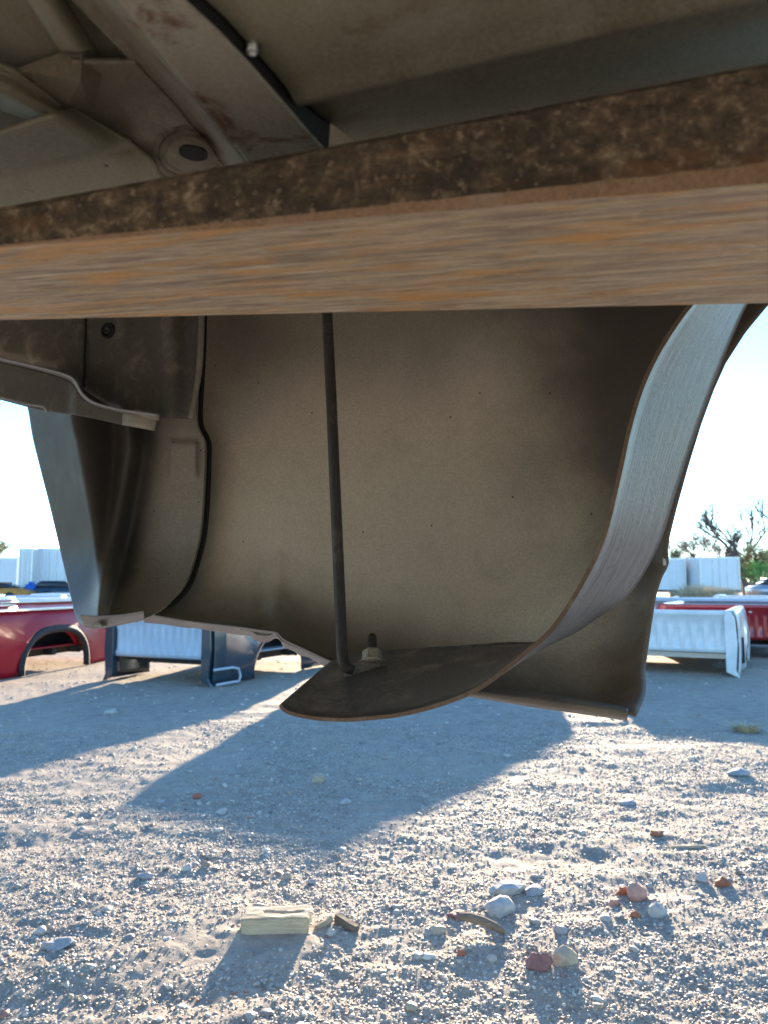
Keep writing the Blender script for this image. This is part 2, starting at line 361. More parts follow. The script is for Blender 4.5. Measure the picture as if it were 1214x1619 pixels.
def np_mesh(name, V, Fa, m, smooth=True, tint=None):
    k = Fa.shape[1]; me = bpy.data.meshes.new(name)
    me.vertices.add(len(V)); me.vertices.foreach_set('co', V.astype(np.float32).ravel())
    me.loops.add(Fa.size); me.loops.foreach_set('vertex_index', Fa.astype(np.int32).ravel())
    me.polygons.add(len(Fa)); me.polygons.foreach_set('loop_start', np.arange(0, Fa.size, k, dtype=np.int32))
    me.polygons.foreach_set('use_smooth', np.full(len(Fa), smooth))
    if tint is not None:
        a = me.attributes.new('tint', 'FLOAT', 'POINT'); a.data.foreach_set('value', tint.astype(np.float32))
    me.update(calc_edges=True); me.validate(); me.materials.append(m)
    return link(bpy.data.objects.new(name, me))
gr = make_ground(); gr['kind'] = 'structure'

def ico(sub):
    bm = bmesh.new(); bmesh.ops.create_icosphere(bm, subdivisions=sub, radius=1)
    V = np.array([v.co[:] for v in bm.verts]); Fa = np.array([[v.index for v in f.verts] for f in bm.faces]); bm.free(); return V, Fa
def pebbles(name, n, rmin, rmax, smin, smax, sub, power, embed=0.25, smooth=True):
    V0, F0 = ico(sub); nv = len(V0)
    u = rng.random(n); r = (rmin ** (2 - power) + u * (rmax ** (2 - power) - rmin ** (2 - power))) ** (1 / (2 - power))
    th = np.radians(rng.uniform(-40, 40, n)); x = r * np.sin(th); y = r * np.cos(th)
    keep = vnoise(x * 2.1, y * 3.3, 21) * 0.65 + vnoise(x * 9, y * 12, 22) * 0.35 > 0.14 + rng.random(n) * 0.58
    x = x[keep]; y = y[keep]; n = len(x)
    s = smin * (smax / smin) ** (rng.random(n) ** 2.2)
    sc = np.column_stack([s * rng.uniform(0.75, 1.4, n), s * rng.uniform(0.7, 1.2, n), s * rng.uniform(0.38, 0.7, n)])
    jit = 1 + rng.uniform(-0.3, 0.25, (n, nv, 1))
    P = V0[None] * jit * sc[:, None]
    # tilt + spin
    a = rng.uniform(0, 2 * np.pi, n); ti = rng.normal(0, 0.4, n)
    ca, sa, ct, st_ = np.cos(a), np.sin(a), np.cos(ti), np.sin(ti)
    X = P[..., 0] * ct[:, None] + P[..., 2] * st_[:, None]; Z = -P[..., 0] * st_[:, None] + P[..., 2] * ct[:, None]; Y = P[..., 1]
    X2 = X * ca[:, None] - Y * sa[:, None]; Y2 = X * sa[:, None] + Y * ca[:, None]
    z0 = gheight(x, y) + sc[:, 2] * embed
    V = np.stack([X2 + x[:, None], Y2 + y[:, None], Z + z0[:, None]], -1).reshape(-1, 3)
    Fa = (F0[None] + (np.arange(n) * nv)[:, None, None]).reshape(-1, 3)
    tint = np.repeat(rng.random(n), nv)
    o = np_mesh(name, V, Fa, M['pebble'], smooth, tint); o['kind'] = 'stuff'
    return o
o = pebbles('gravel', 230000, 1.25, 5.5, 0.0022, 0.0068, 1, 1.0, 0.1)
tag(o, 'grey and buff crushed gravel spread loosely over the yard', 'gravel')
o = pebbles('coarse_gravel', 9000, 1.25, 11, 0.005, 0.018, 2, 0.9, -0.1)
tag(o, 'larger scattered pebbles lying among the fine gravel', 'gravel')

# ------------------------------------------------------------------ the raised pickup bed seen from below
bed = thing('pickup_bed', 'dusty grey pickup bed lifted overhead, its wheel opening and inner side panel hanging down', 'pickup bed', (0.0, 0.9, H + 0.3))
bed_inv = Matrix.Translation((0, 0.9, H + 0.3)).inverted()
def rel(o):                                # child given in world coordinates: keep it in place under its parent
    o.matrix_parent_inverse = bed_inv if o.parent == bed else o.matrix_parent_inverse; return o

def strip(name, a, b, place, m, n=60, k=6, thick=0.001, parent=bed, sm=(1, 1)):
    return rel(coons(name, a, b, [a[0], b[0]], [a[-1], b[-1]], place, m, parent, n, k, thick, sm=(sm[0], sm[1], 0, 0)))
# outer quarter panel, inner face towards us
def curlf(v): return 0.11 * max(0, (v - 0.76) / 0.24) ** 2.0
def d_panel(px, py, u, v):
    d = curlf(v) - 0.012 * math.sin(math.pi * min(1, v / 0.8))
    d += 0.05 * sst(u, 0.90, 1.0) ** 1.6 * (1 - 0.4 * v)
    d += 0.012 * g(px, 440, 18) * g(py, 962, 16) - 0.008 * g(px, 470, 26) * g(py, 985, 18)
    return PP(px, py, d)
p_bot = [(195, 965), (232, 970), (300, 984), (370, 992), (398, 997), (404, 1003), (426, 1005), (436, 999), (446, 1014), (480, 1028), (525, 1048), (600, 1068), (690, 1088), (740, 1099), (850, 1112), (940, 1122), (990, 1128), (1004, 1133)]
p_right = [(1258, 440), (1212, 484), (1178, 525), (1146, 575), (1127, 618), (1108, 670), (1088, 735), (1070, 800), (1058, 848), (1055, 870), (1057, 893), (1046, 912), (1037, 940), (1029, 990), (1022, 1040), (1018, 1062), (1021, 1078), (1020, 1098), (1013, 1118), (1004, 1133)]
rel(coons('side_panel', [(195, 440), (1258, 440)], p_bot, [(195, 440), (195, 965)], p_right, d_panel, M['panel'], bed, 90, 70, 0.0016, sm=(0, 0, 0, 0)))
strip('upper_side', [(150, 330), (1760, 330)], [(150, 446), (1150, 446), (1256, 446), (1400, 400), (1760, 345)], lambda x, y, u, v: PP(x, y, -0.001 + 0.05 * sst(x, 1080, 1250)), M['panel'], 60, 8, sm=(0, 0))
# hem along the bottom edge, rolled so that its face looks down and inboard
jag = [(228, 984), (262, 987), (300, 993), (306, 992), (352, 1000), (396, 1005), (403, 1013), (424, 1016), (431, 1011), (437, 1008), (444, 1011), (449, 1023), (468, 1030), (474, 1036), (490, 1039), (528, 1062)]
strip('bottom_hem', [(228, 969), (300, 982), (370, 990), (420, 997), (438, 1000), (450, 1011), (480, 1025), (530, 1048)], jag,
      lambda px, py, u, v: PP(px, py, 0.114 - 0.02 * v), M['hem'], sm=(1, 0))
strip('bottom_lip', [(735, 1084), (850, 1096), (930, 1108), (993, 1118)], [(735, 1100), (850, 1119), (930, 1130), (991, 1139)],
      lambda px, py, u, v: PP(px, py, 0.118 + 0.02 * math.sin(math.pi * v)), M['panel'], sm=(1, 0))
# two slots in the wheel-opening flange: small tabs of light where the sky shows -> sky light painted as plain white patches
for (px, py, a, b) in ((1049, 888, 2.6, 6), (1014, 1096, 2.2, 7)):
    rel(coons('slot_light', [(px - a, py - b), (px + a, py - b + 2)], [(px - a + 1, py + b), (px + a + 1, py + b)], [(px - a, py - b), (px - a + 1, py + b)], [(px + a, py - b + 2), (px + a + 1, py + b)],
              lambda x, y, u, v: PP(x, y, 0.075), M['white'], bed, 3, 3, 0.001))

# lower pocket panel in front of it, at the left
def d_pocket(px, py, u, v):
    w = 1 - 0.85 * sst(v, 0.1, 1.0)
    c1 = 0.25 + 0.02 * v; c2 = 0.62 - 0.44 * v ** 1.2; c3 = c2 - 0.03
    d = 0.030
    crest = 0.25 + 0.0 * v
    d += 0.072 * (1 - 0.40 * v) * (u / crest if u < crest else 1 - sst(u, crest, max(crest + 0.12, 0.62 - 0.30 * v)))
    d += 0.026 * g(u, c2 + 0.02, 0.055) * (1 - sst(v, 0.82, 0.97))
    d -= 0.010 * g(u, c2 + 0.13, 0.07) * (1 - sst(v, 0.8, 0.95))
    # raised square boss
    bx = sst(px, 266, 273) * (1 - sst(px, 309, 316)); by = sst(py, 694, 702) * (1 - sst(py, 742, 764))
    d += 0.007 * bx * by
    d += curlf(min(1.04, (py - 440) / 534.0))
    return PP(px, py, d)
k_left = [(30, 590), (45, 645), (53, 692), (66, 745), (80, 800), (96, 868), (110, 930), (119, 968), (126, 984), (137, 992)]
k_right = [(308, 590), (311, 655), (316, 680), (324, 696), (325, 720), (323, 780), (318, 840), (308, 885), (293, 925), (272, 950), (250, 961), (228, 967)]
rel(tube('edge_shadow_strip', [PP(p.x + 3.5, p.y + 1, 0.018 + curlf((p.y - 440) / 534.0)) for p in interp([(322, 440), (319, 560), (314, 655), (319, 680), (327, 696), (328, 720), (326, 780), (321, 840), (311, 885), (296, 925), (275, 949), (250, 962), (232, 969)], 60)], 0.0036, M['hole'], bed, 8))  # black tube standing in for the contact shadow beside the pocket edge
strip('pocket_lip', [(126, 972), (150, 974), (190, 972), (228, 966)], [(137, 993), (160, 993), (190, 988), (229, 980)], lambda px, py, u, v: PP(px, py, 0.212 - 0.03 * v), M['hem'], 30, 4)
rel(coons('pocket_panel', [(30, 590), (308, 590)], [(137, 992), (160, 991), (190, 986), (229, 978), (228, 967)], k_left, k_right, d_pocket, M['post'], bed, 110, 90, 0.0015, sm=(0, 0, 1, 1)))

# sill end box above the pocket
def d_box(px, py, u, v):
    d = 0.117 + 0.014 * sst(px, 232, 268 + 6 * (v < 0.5)) * 1.0 * (1 - sst(px, 270, 300)) * (1 if py > 500 else 1)
    d += 0.006 * g(px, 196, 12); d += 0.012 * sst(px, 306, 320)
    return PP(px, py, d)
rel(coons('sill_end', [(136, 350), (322, 350)], [(136, 618), (170, 640), (206, 656), (250, 660), (306, 663)], [(136, 350), (136, 618)], [(324, 350), (321, 560), (314, 620), (306, 663)], d_box, M['dark_panel'], bed, 60, 30, 0.002, sm=(0, 0, 0, 1)))
strip('sill_end_flange', [(318, 440), (313, 560), (308, 610), (299, 661)], [(325, 440), (322, 560), (315, 615), (306, 663)], lambda x, y, u, v: PP(x, y, 0.137), M['dark_flange'], 30, 3, 0.002)
rel(coons('rail_web', [(-200, 350), (135, 350)], [(-200, 530), (-60, 552), (0, 566), (60, 580), (105, 594), (135, 616)], [(-200, 350), (-200, 530)], [(134, 350), (135, 616)], lambda x, y, u, v: PP(x, y, 0.115), M['dark_panel'], bed, 30, 14, 0.002, sm=(0, 1, 0, 0)))
e1 = [(-60, 553), (0, 566), (60, 580), (105, 592), (120, 602), (131, 621), (150, 636), (185, 646), (210, 650), (250, 656)]
e1b = [(-60, 557), (0, 571), (60, 585), (103, 598), (117, 608), (129, 627), (149, 641), (184, 651), (210, 656), (250, 663)]
strip('upper_flange', e1, e1b, lambda x, y, u, v: PP(x, y, 0.182 - 0.055 * v), M['hem'], 70, 4, 0.002)
e2 = [(-60, 618), (0, 632), (50, 645), (78, 650), (140, 660), (195, 672), (246, 680)]
rel(coons('rail_lower', e1b, e2, [e1b[0], e2[0]], [e1b[-1], e2[-1]], lambda x, y, u, v: PP(x, y, 0.130 + 0.010 * sst(x, 108, 122)), M['dark_panel'], bed, 70, 16, 0.002, sm=(1, 1, 0, 0)))
strip('lower_flange', [(-60, 612), (0, 626), (40, 636), (66, 640), (74, 643), (77, 651)], [(-60, 616), (0, 630), (40, 640), (64, 644), (70, 647), (74, 652)], lambda x, y, u, v: PP(x, y, 0.172), M['hem'], 40, 3, 0.002, sm=(1, 1))
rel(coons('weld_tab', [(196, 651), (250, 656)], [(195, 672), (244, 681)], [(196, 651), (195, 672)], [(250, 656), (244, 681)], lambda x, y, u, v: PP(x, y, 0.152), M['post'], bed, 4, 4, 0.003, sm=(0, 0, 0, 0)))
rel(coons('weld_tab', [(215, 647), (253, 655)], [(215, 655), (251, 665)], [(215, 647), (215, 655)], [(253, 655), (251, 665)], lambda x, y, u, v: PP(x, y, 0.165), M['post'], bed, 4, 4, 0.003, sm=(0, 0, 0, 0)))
rel(tube('seam', [PP(136 - 1.5 * (k > 3), 440 + k * 30, 0.122) for k in range(6)] + [PP(133, 612, 0.122)], 0.0018, M['hole'], bed, 8))
# button fixings and spot welds
def lathe_at(name, px, py, d, prof, m, parent=bed, axis=None):
    c = PP(px, py, d); ax = (-TV if axis is None else axis); x = ax.orthogonal().normalized(); y = ax.cross(x); V = []; Fc = []; n = 24
    for (r, h) in prof:
        for k in range(n): a = 2 * math.pi * k / n; V.append(c + (x * math.cos(a) + y * math.sin(a)) * r + ax * h)
    for i in range(len(prof) - 1):
        for k in range(n): Fc.append((i * n + k, i * n + (k + 1) % n, (i + 1) * n + (k + 1) % n, (i + 1) * n + k))
    Fc.append(tuple((len(prof) - 1) * n + k for k in range(n)))
    return rel(obj(name, V, Fc, m, parent))
gm = lathe_at('grommet', 172, 523, 0.1195, [(0.0112, 0), (0.0105, 0.003), (0.008, 0.003), (0.0075, 0.0004)], M['hole'])
lathe_at('screw', 172, 523, 0.120, [(0.005, 0), (0.005, 0.003), (0.0035, 0.004), (0.002, 0.002)], M['stud'], gm)
for (px, py, d) in ((195, 530, .121), (147, 558, .118), (87, 567, .116), (107, 612, .131), (145, 652, .141), (184, 655, .141)):
    lathe_at('spot_weld', px, py, d - 0.001, [(0.0042, 0), (0.004, 0.0012), (0.0028, 0.0014), (0.0022, 0.0006)], M['dark_panel'])

# wheel liner: a curved fibreglass-like strip, wide face turned out to the sky
Ln = [(445, 1112), (458, 1124), (500, 1133), (550, 1135), (600, 1131), (640, 1125), (690, 1112), (740, 1093), (780, 1068), (824, 1032), (869, 992), (913, 926), (949, 851), (975, 749), (990, 680), (1011, 611), (1040, 550), (1082, 487), (1125, 440)]
Lf = [(529, 1040), (545, 1034), (590, 1030), (640, 1026), (680, 1023), (715, 1021), (758, 1018), (800, 1015), (850, 1014), (893, 1002), (937, 975), (990, 935), (1035, 860), (1064, 771), (1094, 683), (1127, 593), (1148, 540), (1171, 487), (1196, 440)]
nL = 120; nW = 12
a_ = interp([(*p, i) for i, p in enumerate(Ln)], 10) and None
def catm(P, s):
    i = min(int(s), len(P) - 2); t = s - i; a, b, c, d = [Vector((*P[max(0, min(len(P) - 1, k))], 0)) for k in (i - 1, i, i + 1, i + 2)]
    return 0.5 * ((2 * b) + (c - a) * t + (2 * a - 5 * b + 4 * c - d) * t * t + (3 * b - a - 3 * c + d) * t ** 3)
V = []; UV = []
for j in range(nL):
    s = (len(Ln) - 1) * j / (nL - 1); n_ = catm(Ln, s); f_ = catm(Lf, s)
    A3 = PP(n_.x, n_.y, 0.25); B3 = PP(f_.x, f_.y, 0.095)
    ext = B3 + (B3 - A3) * 0.0
    for i in range(nW):
        t = i / (nW - 1); V.append(A3.lerp(ext, t)); UV.append((s / 18 * 0.9, t * 0.16))
Fc = [(j * nW + i, j * nW + i + 1, (j + 1) * nW + i + 1, (j + 1) * nW + i) for j in range(nL - 1) for i in range(nW - 1)]
def outward(idx): return None
# thickness built by hand so each side has its own finish
me_n = [Vector((0, 0, 0)) for _ in V]
for f in Fc:
    a, b, c, d = [V[k] for k in f]; nn = (c - a).cross(d - b)
    for k in f: me_n[k] += nn
TH = 0.0042
base = len(V); V2 = V + [V[k] + me_n[k].normalized() * TH for k in range(base)]
F2 = [tuple(reversed(f)) for f in Fc] + [tuple(k + base for k in f) for f in Fc]
mi = [0] * len(Fc) + [1] * len(Fc)
loop = [j * nW for j in range(nL)] + [(nL - 1) * nW + i for i in range(1, nW)] + [j * nW + nW - 1 for j in range(nL - 2, -1, -1)] + [i for i in range(nW - 2, 0, -1)]
for q in range(len(loop)):
    a, b = loop[q], loop[(q + 1) % len(loop)]; F2.append((a, b, b + base, a + base)); mi.append(2)
# which side is the outer (sky) face: the one facing away from up-left
tst = sum((me_n[k].normalized().dot(Vector((1, -0.3, -0.3))) for k in range(len(V) // 2, len(V))), 0)
mats = [M['liner_top'], M['liner'], M['liner_edge']] if tst > 0 else [M['liner'], M['liner_top'], M['liner_edge']]
lo = rel(obj('wheel_liner', V2, F2, mats, bed, True, UV + UV))
lo.data.polygons.foreach_set('material_index', mi)
lo.data.polygons.foreach_set('use_smooth', [m_ != 2 for m_ in mi]); lo.data.update()

# brace rod with flattened foot, stud and nut on the liner
rd = [PP(512, 440, 0.13), PP(518, 500, 0.13), PP(524, 620, 0.132), PP(530, 760, 0.136), (PP(536, 900, 0.142)), PP(541, 1020, 0.152), PP(543, 1044, 0.158), PP(548, 1056, 0.163), PP(560, 1060, 0.160)]
rel(tube('brace_rod', rd, [0.0066] * 7 + [0.0068, 0.005], M['rod'], bed, 20))
foot = [(548, 1050), (565, 1048), (585, 1036), (603, 1038), (609, 1047), (604, 1053), (575, 1066), (555, 1071), (545, 1063)]
bm = bmesh.new(); vs = []
cN = (PP(500, 1130, 0.25) - PP(560, 1060, 0.15)); 
def foot_pt(px, py, dz=0.0):
    return PP(px, py, 0.162 - 0.026 * min(1, max(0, (px - 548) / 57))) + Vector((0, 0, dz))
top = [bm.verts.new(foot_pt(x, y, 0.0)) for x, y in foot]; bot = [bm.verts.new(foot_pt(x, y, -0.007)) for x, y in foot]
bm.faces.new(top); bm.faces.new(list(reversed(bot)))
for i in range(len(foot)): bm.faces.new([top[i], bot[i], bot[(i + 1) % len(foot)], top[(i + 1) % len(foot)]])
bmesh.ops.recalc_face_normals(bm, faces=bm.faces)
rel(from_bm('brace_foot', bm, M['dark_flange'], bed))
base_n = foot_pt(589, 1050, 0.001); tip = PP(589, 1003, 0.128); ax = (tip - base_n).normalized()
def rings(name, prof, m, n=24, parent=bed, flat=False):
    x = ax.orthogonal().normalized(); y = ax.cross(x); V = []; Fc = []
    for (r, h) in prof:
        for k in range(n): a = 2 * math.pi * k / n + 0.3; V.append(base_n + (x * math.cos(a) + y * math.sin(a)) * r + ax * h)
    for i in range(len(prof) - 1):
        for k in range(n): Fc.append((i * n + k, i * n + (k + 1) % n, (i + 1) * n + (k + 1) % n, (i + 1) * n + k))
    Fc.append(tuple((len(prof) - 1) * n + k for k in range(n))); Fc.append(tuple(range(n))[::-1])
    return rel(obj(name, V, Fc, m, parent, not flat))
pr = [(0.0048, 0)]
hgt = (tip - base_n).length
k = 0.004
while k < hgt - 0.004: pr += [(0.0047, k), (0.0053, k + 0.0006), (0.0047, k + 0.0012)]; k += 0.00135
pr += [(0.0046, hgt - 0.003), (0.0038, hgt - 0.0003), (0.0034, hgt)]
stud = rings('stud', pr, M['stud'], 20)
nut = rings('nut', [(0.0108, 0.0022), (0.0114, 0.003), (0.0114, 0.0138), (0.0100, 0.0155)], M['zinc'], 6, stud, True)
rings('washer', [(0.0150, 0.0), (0.0150, 0.0016), (0.0120, 0.0034), (0.0100, 0.0038)], M['zinc'], 28, stud)

# floor pan, sill and gussets overhead (heights above the camera)
ZF = 0.298
lc = lambda p: (p - CAM).dot(LV); tc_ = lambda p: (p - CAM).dot(TV)
t_step = tc_(PZ(847, 80, ZF - 0.0455))
def floor_pt(l, t):
    x = t - t_step
    z = ZF - 0.003 * g(x, -0.004, 0.006) + 0.005 * sst(x, 0.0, 0.003) + 0.024 * sst(x, 0.004, 0.11) + 0.11 * sst(x, 0.19, 0.32)
    for c in (-0.30, -0.52, -0.74, -0.96): z -= 0.012 * (sst(x, c - 0.07, c - 0.045) - sst(x, c + 0.03, c + 0.055))
    z += 0.012 * g(x, -0.06, 0.05) * sst(l, 0.0, 0.35)
    return CAM + LV * l + TV * t + Vector((0, 0, z))
tt = np.concatenate([np.linspace(-0.75, t_step - 0.12, 50), np.linspace(t_step - 0.118, t_step + 0.12, 50), np.linspace(t_step + 0.13, 0.98, 14)]); ll = np.linspace(-1.6, 1.3, 40)
Eb = [PZ(x, y, 0.2475) for x, y in ((238, -60), (296, 0), (348, 48), (400, 103), (452, 163), (497, 215), (520, 240))]
Et = [tc_(p) for p in Eb]; El = [lc(p) for p in Eb]
def lE(t): return float(np.interp(t, Et, El)) if Et[0] < t < Et[-1] else (El[0] + (t - Et[0]) * (El[3] - El[0]) / (Et[3] - Et[0]) if t <= Et[0] else El[-1])
off = list(np.linspace(-1.5, -0.02, 16)) + [-0.001, 0.003, 0.02] + list(np.linspace(0.05, 1.5, 22)); nl = len(off)
V = [floor_pt(lE(t) + o_, t) - Vector((0, 0, 0.0455 if o_ > 0 else 0)) for t in tt for o_ in off]
rel(obj('floor_pan', V, [(j * nl + i, j * nl + i + 1, (j + 1) * nl + i + 1, (j + 1) * nl + i) for j in range(len(tt) - 1) for i in range(nl - 1)], M['floor'], bed))
V = []
for t, z in ((-0.74, ZF), (-0.86, 0.28), (-0.90, 0.2), (-0.90, 0.0), (-0.86, -0.14), (-0.80, -0.17)):
    for l in ll: V.append(CAM + LV * l + TV * t + Vector((0, 0, z)))
nl = len(ll)
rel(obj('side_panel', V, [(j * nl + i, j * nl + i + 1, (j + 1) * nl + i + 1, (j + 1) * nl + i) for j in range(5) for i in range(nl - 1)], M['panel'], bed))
Zc = lambda z: (lambda x, y, u, v: PZ(x, y, z))
# cross sill: flange strip (light), sloping web with rust, flat plate with the punched hole
def pl_flange(x, y, u, v): return PZ(x, y, 0.252 - 0.004 * sst(u, 0.3, 1))
rel(coons('sill_flange', [(145, -60), (238, -60)], [(398, 262), (520, 240)], [(145, -60), (400, 262)], [(238, -60), (296, 0), (348, 48), (400, 103), (452, 163), (497, 215), (520, 240)], pl_flange, M['flange'], bed, 24, 50, 0.004, sm=(0, 0, 0, 0)))
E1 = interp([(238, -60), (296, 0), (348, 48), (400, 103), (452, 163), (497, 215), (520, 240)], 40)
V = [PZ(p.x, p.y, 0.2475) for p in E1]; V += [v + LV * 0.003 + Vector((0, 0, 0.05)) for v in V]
rel(obj('sill_shade_wall', V, [(i, i + 1, 40 + i + 1, 40 + i) for i in range(39)], M['hole'], bed))  # near-black colour paints in the shade of the gap beside the sill
def pl_web(x, y, u, v): return PZ(x, y, 0.286 - 0.034 * sst(u, 0.35, 1))
rel(coons('sill_web', [(60, -60), (150, -60)], [(352, 285), (402, 265)], [(60, -60), (215, 100), (300, 190), (352, 285)], [(150, -60), (402, 265)], pl_web, M['sill'], bed, 30, 40, 0.003, sm=(0, 0, 1, 0)))
def pl_plate(x, y, u, v):
    r = math.hypot((x - 300) / 1.0, (y - 240) / 0.72)
    z = 0.285 - 0.006 * (1 - sst(r, 22, 52)) + 0.0012 * math.sin(r * 0.55) * g(r, 45, 22)
    return PZ(x, y, z)
rel(coons('sill_plate', [(115, 95), (215, 95)], [(180, 320), (375, 285)], [(115, 95), (110, 172), (180, 320)], [(215, 95), (280, 165), (375, 285)], pl_plate, M['sill'], bed, 60, 60, 0.003, sm=(0, 0, 0, 0)))
hp = [PZ(306 + 23 * math.cos(a) + 0, 243 + 11.5 * math.sin(a) + 4 * math.cos(a), 0.2765) for a in [2 * math.pi * k / 28 for k in range(28)]]
hp2 = [p + Vector((0, 0, 0.0012)) for p in hp]
rel(obj('drain_hole', hp + hp2, [tuple(range(28))] + [(k, (k + 1) % 28, 28 + (k + 1) % 28, 28 + k) for k in range(28)], M['hole'], bed, False))
# left gusset pieces
def pl_B(x, y, u, v): return PZ(x, y, 0.262 + 0.010 * sst(v, 0.52, 0.60) + 0.022 * sst(u, 0.82, 1.0) * (1 - v) )
rel(coons('gusset', [(-80, 236), (0, 208), (60, 188), (118, 172)], [(-80, 345), (262, 285)], [(-80, 236), (-80, 345)], [(118, 172), (155, 193), (205, 222), (240, 250), (262, 285)], pl_B, M['floor'], bed, 60, 40, 0.003, sm=(0, 0, 0, 0)))
def pl_D(x, y, u, v): return PZ(x, y, 0.286 - 0.012 * g(v, 0.55, 0.25))
rel(coons('brace_strip', [(-80, 60), (0, 100), (24, 110), (112, 176)], [(-80, 150), (0, 170), (60, 190), (85, 190)], [(-80, 60), (-80, 150)], [(112, 176), (85, 190)], pl_D, M['floor'], bed, 30, 16, 0.003, sm=(0, 0, 0, 0)))
cx = [PZ(22, 110, 0.290), PZ(132, 70, 0.294), PZ(192, 114, 0.294), PZ(150, 190, 0.287), PZ(100, 180, 0.287), PZ(128, 128, 0.272), PZ(90, 215, 0.287)]
rel(obj('corner_gusset', cx, [(0, 1, 5, 4), (1, 2, 5), (2, 3, 5), (4, 5, 3)], M['sill'], bed, False))
def pl_T(x, y, u, v): return PZ(x, y, 0.293 - 0.012 * math.sin(math.pi * u))
rel(coons('tunnel_rib', [(10, -60), (60, -60)], [(100, 80), (150, 78)], [(10, -60), (100, 80)], [(60, -60), (150, 78)], pl_T, M['floor'], bed, 16, 20, 0.003, sm=(0, 0, 0, 0)))
c = PZ(399, 84, 0.2475)
n = 16; V = []
for (r, z) in ((0.0026, 0.006), (0.0026, 0.0), (0.0019, 0.0), (0.0016, 0.002)):
    V += [c + Vector((r * math.cos(2 * math.pi * k / n), r * math.sin(2 * math.pi * k / n), z)) for k in range(n)]
rel(obj('screw_tip', V, [(i * n + k, i * n + (k + 1) % n, (i + 1) * n + (k + 1) % n, (i + 1) * n + k) for i in range(3) for k in range(n)] + [tuple(3 * n + k for k in range(n))], M['screw'], bed))

# ------------------------------------------------------------------ forklift tine crossing in front of it
zb = 0.17
nl_, nr_ = PZ(-10, 391.5, zb), PZ(1224, 283, zb); fl_, fr_ = PZ(-10, 509.5, zb), PZ(1224, 482.5, zb)
def top_z(p, px, py):                     # height of the top edge above the near bottom edge
    r = ray(px, py); return r.z / math.hypot(r.x, r.y) * math.hypot(p.x, p.y)
zl = top_z(nl_, -10, 322); zr = top_z(nr_, 1224, 86)
bm = bmesh.new(); ns = 90; ringsv = []
prof_n = 6
for i in range(ns + 1):
    s = -0.35 + 2.0 * i / ns
    nb = nl_.lerp(nr_, s); fb = fl_.lerp(fr_, s); th = (zl + (zr - zl) * s) - zb
    th = max(0.02, th); wob = 0.0005 * math.sin(i * 0.9) + 0.0003 * math.sin(i * 2.3)
    w_ = (fb - nb); w1 = w_.normalized(); ch = 0.004
    up = Vector((0, 0, 1))
    pts = [nb + w1 * (0.0008 + 0.0025 * max(0, s)), fb - w1 * ch, fb + up * ch, fb + up * (th - ch), fb - w1 * ch + up * th, nb + w1 * (ch * 1.2) + up * th, nb + up * (th - ch * 1.2 + wob), nb + up * ((0.0010 + 0.0065 * max(0, s) ** 1.3) * (1 + 0.05 * math.sin(i * 1.7)))]
    ringsv.append([bm.verts.new(p) for p in pts])
k8 = 8
for i in range(ns):
    for k in range(k8):
        f = bm.faces.new([ringsv[i][k], ringsv[i + 1][k], ringsv[i + 1][(k + 1) % k8], ringsv[i][(k + 1) % k8]])
        f.material_index = 1 if k == 0 else (2 if k == 7 else 0)
bm.faces.new(ringsv[0]); bm.faces.new(list(reversed(ringsv[-1])))
bmesh.ops.recalc_face_normals(bm, faces=bm.faces)
fd = (nr_ - nl_).normalized(); fq = Vector((1, 0, 0)).rotation_difference(fd); fo = nl_.lerp(nr_, 0.5)
for v in bm.verts: v.co = fq.inverted() @ (v.co - fo)
fk = from_bm('forklift_tine', bm, [M['fork_side'], M['fork_worn'], M['fork_edge']])
fk.location = fo; fk.rotation_mode = 'QUATERNION'; fk.rotation_quaternion = fq
tag(fk, 'rusty steel forklift tine with worn scratched underside crossing below the raised pickup bed', 'forklift tine')

# ------------------------------------------------------------------ debris on the yard
def gz(x, y): return float(gheight(np.array([x]), np.array([y]))[0])
def stone(px, py, wpx, hpx, m, label, name='stone', cat='stone', seed=0, flat=0.6, rz=0.3, facets=False):
    c = PG(px, py); k = (c - CAM).length / F_PX; a = wpx * k / 2; h = hpx * k / 2 * 1.0
    bm = bmesh.new(); bmesh.ops.create_icosphere(bm, subdivisions=4 if not facets else 2, radius=1)
    pl = [Vector((random.gauss(0, 1), random.gauss(0, 1), random.gauss(0, 1))).normalized() for _ in range(16)]
    for v in bm.verts:
        d = v.co.normalized(); r = 1.0
        for q in pl:
            dq = d.dot(q)
            if dq > 0.05: r = min(r, 0.66 / dq)
        r *= 1.12 + 0.28 * noise.noise(d * 1.7 + Vector((seed, 0, 0))) + 0.07 * noise.noise(d * 7 + Vector((seed, 3, 0)))
        v.co = Vector((d.x * a * r * 1.1, d.y * a * 0.8 * r, d.z * h * r * 1.1))
    o = from_bm(name, bm, m, None, not facets)
    o.location = (c.x, c.y, gz(c.x, c.y) + h * 0.4); o.rotation_euler = (0, 0, rz)
    return tag(o, label, cat)
stone(892, 1524, 46, 30, M['rock_tan'], 'large rounded tan stone, biggest loose stone near the bottom right of the yard', seed=3, facets=True)
stone(853, 1532, 34, 26, M['rock_maroon'], 'maroon stone leaning against the left of the large tan stone', seed=5)
stone(802, 1410, 52, 26, M['rock_white'], 'broad pale chalky stone, upper one of the two pale stones lying together', seed=9, facets=True)
stone(790, 1441, 50, 30, M['rock_white'], 'bright white broken chunk just below the broad pale stone', seed=13, facets=True)
stone(845, 1411, 30, 14, M['rock_grey'], 'flat grey stone right of the broad pale stone', seed=15)
stone(1006, 1418, 34, 28, M['rock_pink'], 'pink blocky stone in the group of pink and pale stones', seed=19, facets=True)
stone(1037, 1446, 24, 26, M['rock_white'], 'pale angular stone just right below the pink blocky stone', seed=21, facets=True)
